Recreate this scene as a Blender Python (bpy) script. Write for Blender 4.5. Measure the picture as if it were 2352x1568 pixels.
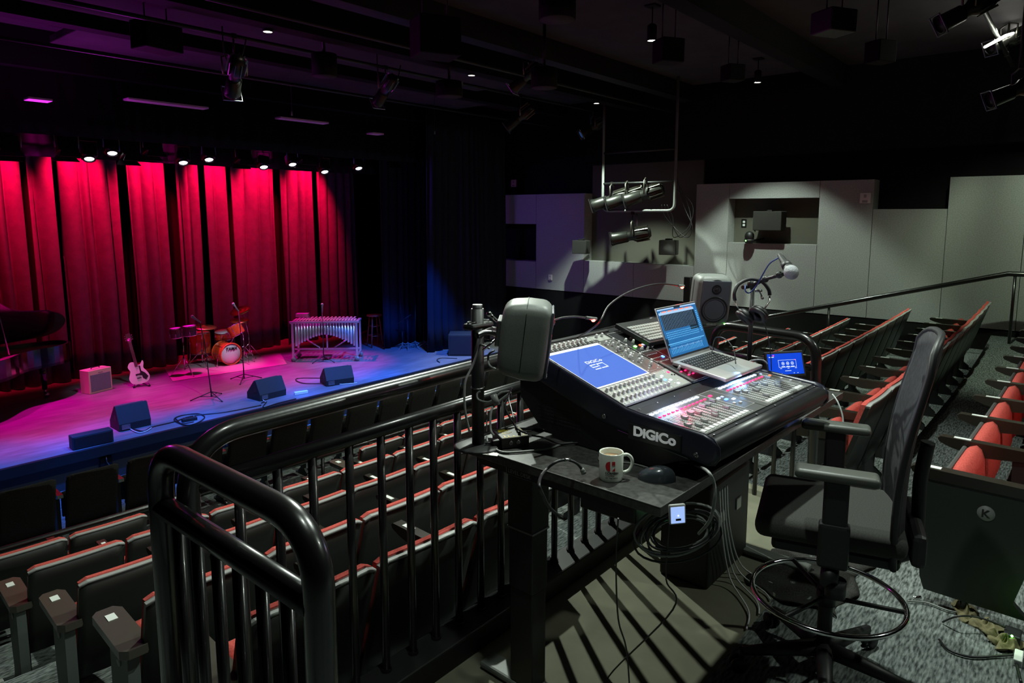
import bpy, bmesh, math, random
from mathutils import Vector as V, Matrix as M
R = math.radians; PI = math.pi
random.seed(7)
for o in list(bpy.data.objects): bpy.data.objects.remove(o, do_unlink=True)
SC = bpy.context.scene; COL = SC.collection

# ------------------------------------------------------------------ camera
F_ = 1568.0; TH = R(39.9); PT = math.atan(.1275); CX, CY = 1176.0, 690.0
CAM = V((0, 0, 1.72))
FW = V((math.cos(TH)*math.cos(PT), math.sin(TH)*math.cos(PT), -math.sin(PT)))
RT = V((math.sin(TH), -math.cos(TH), 0)); UP = RT.cross(FW)
cd = bpy.data.cameras.new('camera'); cam = bpy.data.objects.new('camera', cd); COL.objects.link(cam)
cd.sensor_width = 36; cd.lens = 24; cd.shift_y = -94/2352; cd.clip_start = .05; cd.clip_end = 100
cam.matrix_world = M.Translation(CAM) @ M((RT, UP, -FW)).transposed().to_4x4()
SC.camera = cam
def ray(x, y): return FW + RT*((x-CX)/F_) - UP*((y-CY)/F_)
def at(x, y, ax, v):
    r = ray(x, y); return CAM + r*((v-CAM[ax])/r[ax])
def dep(x, y, d): return CAM + ray(x, y)*d

# ------------------------------------------------------------------ world, exposure
w = bpy.data.worlds.new('world'); SC.world = w; w.use_nodes = True
w.node_tree.nodes['Background'].inputs[0].default_value = (.75, .9, 1, 1)
w.node_tree.nodes['Background'].inputs[1].default_value = .0012
SC.view_settings.view_transform = 'Standard'; SC.view_settings.look = 'None'
SC.view_settings.exposure = 0; SC.view_settings.gamma = 1; SC.view_settings.use_curve_mapping = False

# ------------------------------------------------------------------ lights
def spot(name, loc, tgt, energy, col, size=60, blend=.4, rad=.05):
    l = bpy.data.lights.new(name, 'SPOT'); o = bpy.data.objects.new(name, l); COL.objects.link(o)
    l.energy = energy; l.color = col; l.spot_size = R(size); l.spot_blend = blend; l.shadow_soft_size = rad
    o.location = loc; o.rotation_euler = (V(tgt)-V(loc)).to_track_quat('-Z', 'Y').to_euler(); return o
def point(name, loc, energy, col, rad=.02):
    l = bpy.data.lights.new(name, 'POINT'); o = bpy.data.objects.new(name, l); COL.objects.link(o)
    l.energy = energy; l.color = col; l.shadow_soft_size = rad; o.location = loc; return o
HOUSE = (.84, 1.0, .85)
KEY = V((4.52, 4.35, 3.72))
spot('house_light_key', KEY, (3.6, 2.8, 0), 680, (.90, 1.0, .88), 112, .45, .03)
CANS = [(4.52, 7.3, 3.75), (7.8, 7.3, 3.75), (10.45, 6.75, 3.72), (7.6, 4.2, 3.75), (10.9, 4.15, 3.8)]
for i, c in enumerate(CANS):
    spot('house_light', (c[0], c[1], c[2]-.03), (c[0]+(.35 if i in (2, 4) else 0), c[1], 0), [260, 300, 1000, 380, 1500][i], HOUSE, (90, 90, 84, 90, 84)[i], .35, .04)
# green spill far right and the house light over the near corner
spot('house_light', (9.4, .9, 3.8), (11.2, .4, 0), 620, (.80, 1.0, .72), 96, .5, .04)
spot('house_light', (3.55, 1.2, 3.9), (3.1, 1.0, 0), 430, (.88, 1, .90), 105, .4, .035)
spot('house_light', (1.35, 1.0, 3.9), (1.6, 1.3, 0), 120, (.88, 1, .90), 95, .5, .05)
spot('house_light', (4.6, -1.9, 3.85), (2.7, .5, 0), 170, (.88, 1, .88), 70, .6, .05)
# stage: red curtain wash
REDX = [1.9, 3.1, 4.3, 5.5, 6.7, 7.8, 8.9]
for x in REDX: spot('curtain_wash', (x, 12.80, 3.25), (x+.02, 13.62, 2.0), 1150, (1, .0, .045), 62, .75, .05)
for x in (3.4, 5.4, 7.2): spot('stage_magenta', (x, 12.2, 3.7), (x+.2, 11.4, -1.2), 1500, (1, .0, .46), 40, .55, .08)
spot('stage_magenta', (2.0, 11.9, 3.7), (2.6, 11.2, -1.2), 1300, (1, .0, .46), 42, .6, .08)
for x in (1.6, 3.3, 5.0, 6.7): spot('stage_blue', (x, 8.3, 3.9), (x+.3, 9.35, -1.2), 2600, (.0, .12, 1), 30, .7, .06)
spot('stage_blue', (8.4, 8.0, 3.9), (9.0, 10.0, -1.2), 3400, (.0, .12, 1), 42, .5, .06)
spot('stage_blue', (6.3, 8.0, 3.9), (7.2, 9.9, -1.2), 1200, (.0, .12, 1), 38, .7, .06)
spot('stage_white', (5.9, 8.3, 3.9), (6.4, 12.4, -.85), 800, (.62, .74, 1), 14, .7, .06)
spot('stage_white', (7.2, 8.4, 3.9), (7.9, 11.3, -.8), 650, (.5, .66, 1), 18, .7, .06)
spot('stage_white', (4.3, 8.4, 3.9), (4.4, 12.05, -.95), 330, (.75, .8, 1), 16, .7, .06)
spot('stage_blue', (8.0, 10.4, 3.0), (12.3, 9.4, .8), 110, (.30, .1, 1), 56, .9, .1)  # added spot standing in for stage spill on the side wall panel
spot('stage_blue', (7.6, 9.9, 2.6), (9.62, 11.4, -.4), 60, (.16, .12, 1), 22, .9, .06)
# added purple spot standing in for stage light spilling up on the ceiling
spot('ceiling_purple_fill', (3.0, 10.3, 2.2), (3.0, 8.8, 4.1), 170, (.62, .03, .72), 150, .8, .3)

# ------------------------------------------------------------------ materials
MT = {}
def mat(name, col=(.5, .5, .5), rough=.5, metal=0, emit=None, es=1, spec=.5, noise=None, bump=None, alpha=None, coat=0, stretch=(1, 1, 1)):
    m = bpy.data.materials.new(name); m.use_nodes = True; nt = m.node_tree; b = nt.nodes['Principled BSDF']
    b.inputs['Base Color'].default_value = (*col, 1); b.inputs['Roughness'].default_value = rough
    b.inputs['Metallic'].default_value = metal; b.inputs['Specular IOR Level'].default_value = spec
    if coat: b.inputs['Coat Weight'].default_value = coat; b.inputs['Coat Roughness'].default_value = .1
    if emit: b.inputs['Emission Color'].default_value = (*emit, 1); b.inputs['Emission Strength'].default_value = es
    if noise or bump:
        tc = nt.nodes.new('ShaderNodeTexCoord'); mp = nt.nodes.new('ShaderNodeMapping'); mp.inputs['Scale'].default_value = stretch
        nt.links.new(tc.outputs['Object'], mp.inputs['Vector'])
    if noise:
        n = nt.nodes.new('ShaderNodeTexNoise'); n.inputs['Scale'].default_value = noise[0]; n.inputs['Detail'].default_value = 6
        rp = nt.nodes.new('ShaderNodeValToRGB'); rp.color_ramp.elements[0].position = .35; rp.color_ramp.elements[1].position = .65
        rp.color_ramp.elements[0].color = (*[c*noise[1] for c in col], 1); rp.color_ramp.elements[1].color = (*[min(1, c*noise[2]) for c in col], 1)
        nt.links.new(mp.outputs[0], n.inputs['Vector']); nt.links.new(n.outputs[0], rp.inputs[0]); nt.links.new(rp.outputs[0], b.inputs['Base Color'])
    if bump:
        n = nt.nodes.new('ShaderNodeTexNoise'); n.inputs['Scale'].default_value = bump[0]; n.inputs['Detail'].default_value = 4
        bp = nt.nodes.new('ShaderNodeBump'); bp.inputs['Strength'].default_value = bump[1]; bp.inputs['Distance'].default_value = bump[2]
        nt.links.new(mp.outputs[0], n.inputs['Vector']); nt.links.new(n.outputs[0], bp.inputs['Height']); nt.links.new(bp.outputs[0], b.inputs['Normal'])
    MT[name] = m; return m
mat('carpet', (.12, .135, .13), .95, noise=(42, .35, 1.9), bump=(60, .6, .01), stretch=(.5, 2.4, 1), spec=.1)
mat('carpet_plain', (.12, .13, .125), .95, noise=(60, .6, 1.4), spec=.1)
mat('board', (.17, .17, .12), .8, noise=(5, .85, 1.1), spec=.2)
mat('black', (.004, .004, .004), .8, spec=.2)
mat('black_wall', (.010, .010, .011), .9, spec=.1)
mat('dark_panel', (.055, .055, .05), .9, noise=(40, .8, 1.2), spec=.1)
mat('panel_fabric', (.30, .31, .30), .95, noise=(70, .82, 1.15), bump=(300, .3, .003), spec=.05)
mat('recess', (.10, .10, .08), .95, spec=.05)
mat('ceiling_paint', (.05, .048, .05), .95, noise=(3, .9, 1.1), spec=.05)
mat('rail_paint', (.006, .006, .006), .28, spec=.6, bump=(25, .12, .004), coat=.3)
mat('stage_deck', (.17, .17, .175), .40, noise=(3, .82, 1.15), bump=(18, .25, .004), stretch=(1, 4, 1), spec=.5)
mat('stage_face', (.035, .035, .033), .8)
mat('curtain', (.10, .085, .12), .95, spec=.05, noise=(8, .9, 1.1))
mat('leg_cloth', (.02, .022, .032), .95, spec=.05)
mat('seat_red', (.50, .085, .07), .9, noise=(120, .8, 1.2), spec=.1)
mat('seat_shell', (.014, .015, .013), .42, spec=.5, bump=(200, .05, .002))
mat('seat_grey', (.06, .062, .06), .7)
mat('seat_side', (.03, .036, .032), .5)
mat('pillar', (.10, .12, .11), .5)
mat('arm_dark', (.022, .018, .013), .25, spec=.7)
mat('arm_top', (.06, .055, .042), .28, spec=.7)
mat('plate_white', (.75, .8, .75), .4)
mat('plate_grey', (.30, .31, .30), .5)
mat('chair_fabric', (.032, .032, .029), .9, noise=(200, .6, 1.6), spec=.15)
mat('nosing', (.35, .36, .33), .4, metal=.3)
mat('chrome', (.75, .75, .75), .12, metal=1)
mat('steel', (.35, .35, .35), .3, metal=1)
mat('desk', (.05, .05, .047), .34, noise=(60, .7, 1.4), spec=.5)
mat('desk_edge', (.16, .16, .15), .45)
mat('frame_black', (.010, .011, .011), .5, bump=(300, .1, .001))
mat('navy', (.016, .017, .032), .30, spec=.5)
mat('console_face', (.11, .11, .105), .38, metal=.2)
mat('console_light', (.38, .39, .36), .4, metal=.2)
mat('console_black', (.010, .010, .012), .4)
mat('knob_grey', (.30, .31, .30), .4)
mat('knob_cap', (.9, .9, .88), .4)
mat('white_line', (.75, .76, .74), .5)
mat('fader_cap', (.34, .36, .36), .25, spec=.6)
mat('white_paint_glow', (.85, .85, .83), .5, emit=(.9, .95, 1), es=.12)  # faint emission added to brighten the painted lettering
mat('screen_blue', (.02, .04, .1), .2, emit=(.09, .19, .72), es=.95)
mat('screen_white', (.5, .5, .5), .4, emit=(.75, .85, 1), es=1.0)
mat('screen_pale', (.5, .5, .5), .4, emit=(.33, .50, .95), es=.95)
mat('led_white', (.5, .5, .5), .4, emit=(.50, .68, 1), es=2.6)
mat('led_blue', (.1, .1, .5), .4, emit=(.05, .2, 1), es=7)
mat('led_red', (.5, .05, .1), .4, emit=(1, .01, .10), es=3.5)
mat('led_redhot', (.5, .05, .05), .4, emit=(1, .05, .03), es=30)
mat('led_green', (.1, .5, .1), .4, emit=(.15, 1, .1), es=14)
mat('led_yellow', (.55, .42, .03), .4)
mat('led_orange', (.5, .2, .1), .4, emit=(1, .13, .05), es=2)
mat('led_violet', (.3, .1, .5), .4, emit=(.35, .2, 1), es=2)
mat('spk_grey', (.17, .185, .17), .5, bump=(400, .15, .001), noise=(300, .9, 1.1))
mat('spk_front', (.075, .085, .105), .4)
mat('rubber', (.012, .012, .013), .5)
mat('cone', (.010, .010, .011), .35)
mat('silver', (.60, .58, .57), .35, metal=.6)
mat('lap_screen', (.01, .02, .04), .3, emit=(.02, .16, .42), es=.9)
mat('lap_screen_dark', (.01, .02, .03), .3, emit=(.003, .008, .02), es=1)
mat('lap_screen_line', (.1, .2, .3), .3, emit=(.10, .45, .85), es=1)
mat('lap_screen_pale', (.1, .2, .3), .3, emit=(.35, .5, .75), es=1)
mat('tab_blue', (.01, .02, .2), .3, emit=(.0, .055, .62), es=1)
mat('key_black', (.015, .015, .017), .5)
mat('key_grey', (.35, .36, .34), .5)
mat('mug', (.72, .76, .68), .15, spec=.6)
mat('coffee', (.42, .27, .15), .2)
mat('logo_red', (.65, .02, .03), .4)
mat('text_black', (.02, .02, .02), .5)
mat('mouse', (.045, .055, .065), .2, spec=.7)
mat('cable', (.015, .015, .016), .4)
mat('cable_grey', (.22, .23, .22), .4)
mat('cable_white', (.65, .68, .68), .4)
mat('cable_blue', (.02, .05, .25), .4)
mat('grille', (.30, .31, .33), .5, metal=.2, bump=(260, 1, .004))
mat('gold_box', (.35, .24, .02), .3, metal=.5)
mat('di_black', (.02, .02, .018), .4)
mat('paper', (.8, .8, .75), .7)
mat('glove', (.16, .14, .07), .9)
mat('mesh_back', (.009, .009, .012), .8, noise=(150, .3, 2.4), stretch=(1, 1, .25))
mat('arm_pad', (.075, .08, .07), .45, bump=(300, .2, .001))
mat('stool_fabric', (.045, .045, .04), .9, noise=(200, .8, 1.2))
mat('piano', (.006, .006, .007), .12, coat=.5)
mat('piano_gold', (.55, .45, .32), .3, metal=.7)
mat('amp_cream', (.75, .55, .42), .6)
mat('amp_cloth', (.20, .21, .26), .8, noise=(150, .7, 1.3))
mat('guitar_white', (.85, .85, .82), .25)
mat('neck_wood', (.10, .06, .05), .4)
mat('drum_orange', (.85, .13, .03), .2, noise=(7, .7, 1.1), coat=.5)
mat('drum_head', (.85, .85, .85), .5)
mat('cymbal', (.75, .45, .15), .28, metal=.9)
mat('bongo', (.08, .04, .03), .3)
mat('rug', (.35, .25, .25), .95)
mat('tube_alu', (.62, .63, .66), .32, metal=.75)
mat('bars_gold', (.7, .6, .55), .35, metal=.6)
mat('wedge', (.012, .018, .02), .7)
mat('wood_red', (.30, .08, .05), .4)
mat('lens_lit', (.8, .8, .8), .3, emit=(.85, .85, 1), es=7)
mat('can_lit', (.8, .8, .8), .3, emit=(1, .97, .75), es=12)
mat('lens_blue', (.05, .12, .3), .15, emit=(.1, .25, .7), es=.12)
mat('yoke_blue', (.1, .2, .5), .4, emit=None)
mat('leko_body', (.028, .029, .025), .35, metal=.5)
mat('leko_fin', (.16, .16, .13), .3, metal=.8)
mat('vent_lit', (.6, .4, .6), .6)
mat('sign_white', (.62, .6, .58), .5)
mat('lamp_hot', (1, 1, .9), .3, emit=(1, 1, .88), es=18)

# ------------------------------------------------------------------ mesh builder
class MB:
    def __init__(s): s.v = []; s.f = []; s.m = []; s.sm = []; s.cur = 0; s.X = M.Identity(4)
    def add(s, vs, fs, smooth=False):
        n = len(s.v); s.v += [s.X @ V(p) for p in vs]
        for f in fs: s.f.append([n+i for i in f]); s.m.append(s.cur); s.sm.append(smooth)
        return s
    def box(s, x0, x1, y0, y1, z0, z1):
        return s.add([(x0, y0, z0), (x1, y0, z0), (x1, y1, z0), (x0, y1, z0), (x0, y0, z1), (x1, y0, z1), (x1, y1, z1), (x0, y1, z1)],
                     [(0, 3, 2, 1), (4, 5, 6, 7), (0, 1, 5, 4), (1, 2, 6, 5), (2, 3, 7, 6), (3, 0, 4, 7)])
    def rbox(s, x0, x1, y0, y1, z0, z1, r=.01, seg=2):
        bm = bmesh.new(); bmesh.ops.create_cube(bm, size=1)
        for v in bm.verts: v.co = V(((x0+x1)/2+v.co.x*(x1-x0), (y0+y1)/2+v.co.y*(y1-y0), (z0+z1)/2+v.co.z*(z1-z0)))
        r = min(r, .49*min(x1-x0, y1-y0, z1-z0)); bmesh.ops.bevel(bm, geom=bm.edges[:], offset=r, segments=seg, profile=.5, affect='EDGES')
        bm.verts.index_update(); s.add([v.co[:] for v in bm.verts], [[v.index for v in f.verts] for f in bm.faces], seg > 2); bm.free(); return s
    def prism(s, poly, ax, a, b):
        # poly in the two other axes, extruded along ax from a to b
        def mk(p, t): l = list(p); l.insert(ax, t); return tuple(l)
        n = len(poly); vs = [mk(p, a) for p in poly]+[mk(p, b) for p in poly]
        return s.add(vs, [list(range(n))[::-1], list(range(n, 2*n))]+[(i, (i+1) % n, n+(i+1) % n, n+i) for i in range(n)])
    def tube(s, pts, r, n=10, cap=True):
        pts = [V(p) for p in pts]; rs = r if isinstance(r, (list, tuple)) else [r]*len(pts); vs = []; fs = []
        t0 = (pts[1]-pts[0]).normalized(); a = V((0, 0, 1)) if abs(t0.z) < .9 else V((1, 0, 0)); nx = t0.cross(a).normalized()
        for i, p in enumerate(pts):
            t = ((pts[min(i+1, len(pts)-1)]-pts[max(i-1, 0)])).normalized()
            nx = (nx-t*nx.dot(t)); nx = nx.normalized() if nx.length > 1e-6 else t.orthogonal().normalized(); ny = t.cross(nx)
            for k in range(n): an = 2*PI*k/n; vs.append(p+(nx*math.cos(an)+ny*math.sin(an))*rs[i])
        for i in range(len(pts)-1):
            for k in range(n): fs.append((i*n+k, i*n+(k+1) % n, (i+1)*n+(k+1) % n, (i+1)*n+k))
        s.add(vs, fs, True)
        if cap: m = len(s.v)-len(vs); s.f.append([m+k for k in range(n)][::-1]); s.f.append([m+(len(pts)-1)*n+k for k in range(n)]); s.m += [s.cur]*2; s.sm += [False]*2
        return s
    def cyl(s, a, b, r0, r1=None, n=16): return s.tube([a, b], [r0, r0 if r1 is None else r1], n)
    def lathe(s, prof, n=24, X=None):
        X = X or M.Identity(4); vs = []; fs = []
        for r, z in prof:
            for k in range(n): a = 2*PI*k/n; vs.append(X @ V((r*math.cos(a), r*math.sin(a), z)))
        for i in range(len(prof)-1):
            for k in range(n): fs.append((i*n+k, i*n+(k+1) % n, (i+1)*n+(k+1) % n, (i+1)*n+k))
        return s.add(vs, fs, True)
    def ball(s, c, r, n=12, sc=(1, 1, 1)):
        pr = [(max(1e-4, math.sin(PI*i/n)), -math.cos(PI*i/n)) for i in range(n+1)]
        return s.lathe([(a*r, b*r) for a, b in pr], n*2, M.Translation(V(c)) @ M.Diagonal((*sc, 1)))
    def slab(s, fn, nu, nv, th):
        # fn(u,v)->point ; th = thickness vector
        th = V(th); A = [[V(fn(i/nu, j/nv)) for j in range(nv+1)] for i in range(nu+1)]; vs = []; fs = []; W = nv+1; N = (nu+1)*W
        for i in range(nu+1):
            for j in range(W): vs.append(A[i][j])
        vs += [p+th for p in vs]
        for i in range(nu):
            for j in range(nv):
                a, b, c, d = i*W+j, (i+1)*W+j, (i+1)*W+j+1, i*W+j+1; fs.append((a, b, c, d)); fs.append((N+d, N+c, N+b, N+a))
        s.add(vs, fs, True)
        rim = [i*W for i in range(nu+1)]+[nu*W+j for j in range(1, W)]+[i*W+nv for i in range(nu-1, -1, -1)]+[j for j in range(nv-1, 0, -1)]
        base = len(s.v)-2*N
        for i in range(len(rim)):
            a, b = rim[i], rim[(i+1) % len(rim)]; s.f.append([base+b, base+a, base+N+a, base+N+b]); s.m.append(s.cur); s.sm.append(False)
        return s
    def build(s, name, m, parent=None, loc=None, **kw):
        me = bpy.data.meshes.new(name); me.from_pydata([tuple(v) for v in s.v], [], s.f)
        for k in (m if isinstance(m, (list, tuple)) else [m]): me.materials.append(MT[k])
        me.polygons.foreach_set('material_index', s.m); me.polygons.foreach_set('use_smooth', s.sm)
        bm = bmesh.new(); bm.from_mesh(me); bmesh.ops.recalc_face_normals(bm, faces=bm.faces); bm.to_mesh(me); bm.free(); me.update()
        o = bpy.data.objects.new(name, me); COL.objects.link(o)
        if parent: o.parent = parent
        if loc is not None: o.location = loc
        return tag(o, **kw)
def tag(o, label=None, cat=None, group=None, kind=None):
    if label: o['label'] = label
    if cat: o['category'] = cat
    if group: o['group'] = group
    if kind: o['kind'] = kind
    return o
def thing(name, label, cat, loc=(0, 0, 0), rz=0, group=None):
    o = bpy.data.objects.new(name, None); COL.objects.link(o); o.empty_display_size = .1
    o.location = loc; o.rotation_euler = (0, 0, rz); return tag(o, label, cat, group)
def kids(o): return [c for c in ALLK.get(o.name, [])]
ALLK = {}
def copy_tree(o, parent=None, skip=()):
    c = o.copy(); COL.objects.link(c)
    if parent: c.parent = parent
    for ch in list(o.children):
        if ch.name.split('.')[0] in skip: continue
        copy_tree(ch, c)
    return c
def smooth(pts, n=6, closed=False):
    P = [V(p) for p in pts]; out = []
    for i in range(len(P)-1):
        p0 = P[max(i-1, 0)]; p1 = P[i]; p2 = P[i+1]; p3 = P[min(i+2, len(P)-1)]
        for k in range(n):
            t = k/n; out.append(.5*((2*p1)+(p2-p0)*t+(2*p0-5*p1+4*p2-p3)*t*t+(3*p1-p0-3*p2+p3)*t**3))
    out.append(P[-1]); return out
def rounded(pts, r, n=6):
    # polyline with rounded corners
    P = [V(p) for p in pts]; out = [P[0]]
    for i in range(1, len(P)-1):
        a = (P[i-1]-P[i]); b = (P[i+1]-P[i]); rr = min(r, a.length*.49, b.length*.49)
        s_, e_ = P[i]+a.normalized()*rr, P[i]+b.normalized()*rr
        for k in range(n+1): t = k/n; out.append((1-t)**2*s_+2*t*(1-t)*P[i]+t*t*e_)
    out.append(P[-1]); return out
def text(name, body, size, X, m, parent=None, ext=.001, bold=0, shear=0, align='LEFT', sx=1):
    cu = bpy.data.curves.new(name, 'FONT'); cu.body = body; cu.size = size; cu.extrude = ext; cu.offset = bold; cu.shear = shear; cu.align_x = align
    o = bpy.data.objects.new(name, cu); COL.objects.link(o)
    me = bpy.data.meshes.new_from_object(o.evaluated_get(bpy.context.evaluated_depsgraph_get())); bpy.data.objects.remove(o, do_unlink=True)
    me.transform(X @ M.Diagonal((sx, 1, 1, 1))); me.materials.clear(); me.materials.append(MT[m])
    ob = bpy.data.objects.new(name, me); COL.objects.link(ob)
    if parent: ob.parent = parent
    return ob
def frame(o, x, y, z=None):
    x = V(x).normalized(); y = V(y); y = (y-x*y.dot(x)).normalized(); z = x.cross(y)
    return M.Translation(V(o)) @ M((x, y, z)).transposed().to_4x4()
def st(name, mb, m): return mb.build(name, m, kind='structure')

# ================================================================== SETTING
def crv(x): return -.061*(x-1.5)+.0043*(x-1.5)**2
ROWS = {'K': (0.0, -.1), 'J': (1.08, -.33), 'I': (2.0, -.5), 'H': (2.88, -.77), 'G': (3.78, -1.03), 'F': (4.68, -1.28), 'E': (5.58, -1.52)}
def strip(name, m, x0, x1, ya, yb, zt, curve=(1, 1)):
    mb = MB(); n = 14; X = [x0+(x1-x0)*i/n for i in range(n+1)]
    poly = [(x, ya+(crv(x) if curve[0] else 0)) for x in X]+[(x, yb+(crv(x) if curve[1] else 0)) for x in X[::-1]]
    return st(name, mb.prism(poly, 2, -2.2, zt), m)
strip('floor', 'carpet', -4, .93, -4, .98, -.1, (0, 0))
strip('floor', 'carpet', .93, 4.45, -4, 1.0, -.1, (0, 0))
strip('floor', 'board', .93, 4.45, 1.0, 1.955, -.1, (0, 0))
strip('floor', 'carpet', 4.45, 12.4, -4, 1.12, -.1, (0, 1))
strip('floor', 'carpet', 4.45, 12.4, 1.12, 2.0, -.33)
strip('floor', 'carpet', -4, .93, .98, 1.95, -.33, (0, 0))
strip('floor', 'carpet', -4, 4.45, 1.955, 2.86, -.5, (0, 1))
strip('floor', 'carpet', 4.45, 12.4, 2.0, 2.86, -.5)
strip('floor', 'carpet', -4, 12.4, 2.86, 3.76, -.77)
strip('floor', 'carpet', -4, 12.4, 3.76, 4.66, -1.03)
strip('floor', 'carpet', -4, 12.4, 4.66, 5.56, -1.28)
strip('floor', 'carpet', -4, 12.4, 5.56, 6.45, -1.52)
strip('floor', 'carpet', -4, 12.4, 6.45, 9.6, -1.65, (1, 0))
n_ = 1
for y, zt, zb in ((1.955, -.33, -.5), (2.86, -.5, -.77), (3.76, -.77, -1.03), (4.66, -1.03, -1.28), (5.56, -1.28, -1.52)):
    yy = y+crv(.4) if y > 2 else y
    st('trim_%d' % n_, MB().rbox(-1.2, .93, yy-.03, yy+.012, zt-.022, zt+.006, .004), 'nosing'); n_ += 1
    st('floor', MB().box(-1.2, .86, yy+.005, yy+.42, zb-.05, (zt+zb)/2), 'carpet')
    st('trim_%d' % n_, MB().rbox(-1.2, .86, yy+.39, yy+.43, (zt+zb)/2-.02, (zt+zb)/2+.005, .004), 'nosing'); n_ += 1
# curb under the front railing
st('trim_%d' % n_, MB().rbox(.9, 4.3, 1.81, 1.955, -.12, 0, .008), 'frame_black'); n_ += 1
# stage
st('floor', MB().box(-4, 12.75, 9.36, 16, -1.9, -1.2), 'stage_deck')
st('trim_%d' % n_, MB().box(-4, 12.4, 9.30, 9.362, -1.32, -1.195), 'frame_black'); n_ += 1
st('wall_stage_front', MB().box(-4, 12.4, 9.345, 9.358, -1.66, -1.321), 'stage_face')
st('wall_back', MB().box(-4, 12.9, 15.3, 15.5, -2, 5), 'black_wall')
st('wall_left', MB().box(-4.2, -4, -4, 15.5, -2.2, 5), 'black_wall')
st('wall_rear', MB().box(-4.2, 12.9, -4.2, -4, -2.2, 5), 'black_wall')
# right wall: fabric panels with recesses in front of a black wall
st('wall_right', MB().box(12.76, 12.95, -4.2, 15.5, -2.2, 5), 'black_wall')
st('wall_right', MB().box(12.44, 12.76, -4, 10.94, -2.2, -.003), 'black_wall')
st('wall_right', MB().box(12.40, 12.44, -4, 10.94, -2.2, -.02), 'black')
g = .004; WP = MB()
def wp(y0, y1, z0, z1): WP.box(12.4, 12.758, y0+g, y1-g, z0, z1)
wp(9.65, 10.94, 0, .62); wp(9.65, 10.94, 1.48, 2.15); wp(8.33, 9.65, 0, 2.15)
wp(7.1, 8.33, 0, .70); wp(5.77, 7.1, 0, .70)
wp(5.12, 5.77, 0, 2.27); wp(3.53, 5.12, 0, 1.18); wp(3.53, 5.12, 1.99, 2.27); wp(2.69, 3.53, 0, 2.27)
wp(1.65, 2.69, 0, 1.79); wp(.68, 1.65, 0, 2.27); wp(-.6, .68, 0, 2.27); wp(-2.2, -.6, 0, 2.27); wp(-4, -2.2, 0, 2.27)
st('wall_right', WP, 'panel_fabric')
st('wall_right', MB().box(12.70, 12.757, 3.53, 5.12, 1.18, 1.99), 'recess')  # niche back coloured dark to paint in its weaker light
st('wall_right', MB().box(12.70, 12.757, 5.77, 8.33, .70, 3.2), 'recess')
st('wall_right', MB().box(12.2, 12.76, 10.94, 15.3, -2, 5), 'black_wall')
st('wall_right', MB().box(12.40, 12.76, -4, 8.3, 2.75, 4.6), 'black_wall')
# ceiling
st('ceiling', MB().box(-4.2, 12.95, -4.2, 10.75, 4.12, 4.3), 'ceiling_paint')
st('ceiling', MB().box(-4.2, 12.95, 10.75, 15.5, 4.75, 4.9), 'black_wall')
for y, z, h, mm in ((9.05, 3.85, .3, 'black'), (6.95, 3.75, .4, 'black'), (5.9, 3.83, .3, 'frame_black'), (3.2, 3.8, .35, 'black'), (10.75, 3.62, .55, 'black')):
    st('ceiling', MB().box(-4, 12.7, y, y+.22, z, z+h), mm)
CB = MB(); CB.rbox(2.2, 9.4, 7.75, 8.7, 3.92, 4.02, .01); st('ceiling', CB, 'ceiling_paint')
CB = MB(); CB.rbox(3.2, 10.6, 9.35, 10.45, 3.90, 4.0, .01); st('ceiling', CB, 'ceiling_paint')

# ------------------------------------------------------------------ curtains
def curtain(name, x0, x1, y, z0, z1, amp, seed, m, label, step=.012, along='x', th=.012, grp=None, wr=(.13, .30)):
    rnd = random.Random(seed); ks = []; x = x0-.3
    while x < x1+.3:
        wd = rnd.uniform(*wr); ks.append((x, wd, rnd.uniform(.55, 1.1), rnd.uniform(-.03, .03))); x += wd
        if wr[1] > .4 and rnd.random() < .75: gd = rnd.uniform(.08, .20); ks.append((x, gd, -.9, 0)); x += gd
    def fold(x):
        for a, wd, k, o in ks:
            if a <= x < a+wd:
                t = (x-a)/wd; return amp*k*(math.sin(PI*t)**.6)+o*.3*math.sin(2*PI*t)
        return 0
    nx = int((x1-x0)/step); mb = MB()
    def fn(u, v):
        X = x0+(x1-x0)*u; sway = .035*math.sin(X*2.1+seed)+.03*math.sin(X*.9)
        k = 1-.30*v; yy = y-fold(X+.05*math.sin(3*(1-v)+X*.6)*(1-v))*k+sway*(1-v)*1.2
        return (X, yy, z0+(z1-z0)*v) if along == 'x' else (y+(yy-y), X, z0+(z1-z0)*v)
    mb.slab(fn, nx, 10, (0, th, 0) if along == 'x' else (th, 0, 0))
    return mb.build(name, m, label=label, cat='curtain', group=grp)
_e = [-70, 60, 76, 133, 147, 278, 302, 384, 410, 464, 477, 524, 538, 632, 648, 719, 731]  # gaps cut into the curtain stand in for the shade of deep folds
for i_ in range(8):
    xa, xb = at(_e[2*i_], 600, 1, 13.6).x, at(_e[2*i_+1], 600, 1, 13.6).x
    curtain('stage_curtain', xa, xb, 13.62, -1.185, 3.35, .22, 3+i_, 'curtain', 'pleated backdrop curtain panel lit red, %s from the left across the back of the stage' % ['first', 'second', 'third', 'fourth', 'fifth', 'sixth', 'seventh', 'eighth'][i_], wr=(.15, .36), grp='red-lit backdrop curtain panels')
curtain('stage_curtain', at(731, 600, 1, 13.6).x, 10.3, 13.66, -1.185, 3.35, .18, 15, 'curtain', 'rightmost backdrop curtain panel, mostly dark, behind the vibraphone and the stool', wr=(.12, .26), grp='red-lit backdrop curtain panels')
curtain('stage_curtain', -1, 10.6, 14.25, -1.185, 3.6, .12, 31, 'black', 'black back cloth added behind the curtain gaps, standing in for deep fold shade', step=.03)  # added cloth, puts the black of shaded folds behind the gaps
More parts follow.
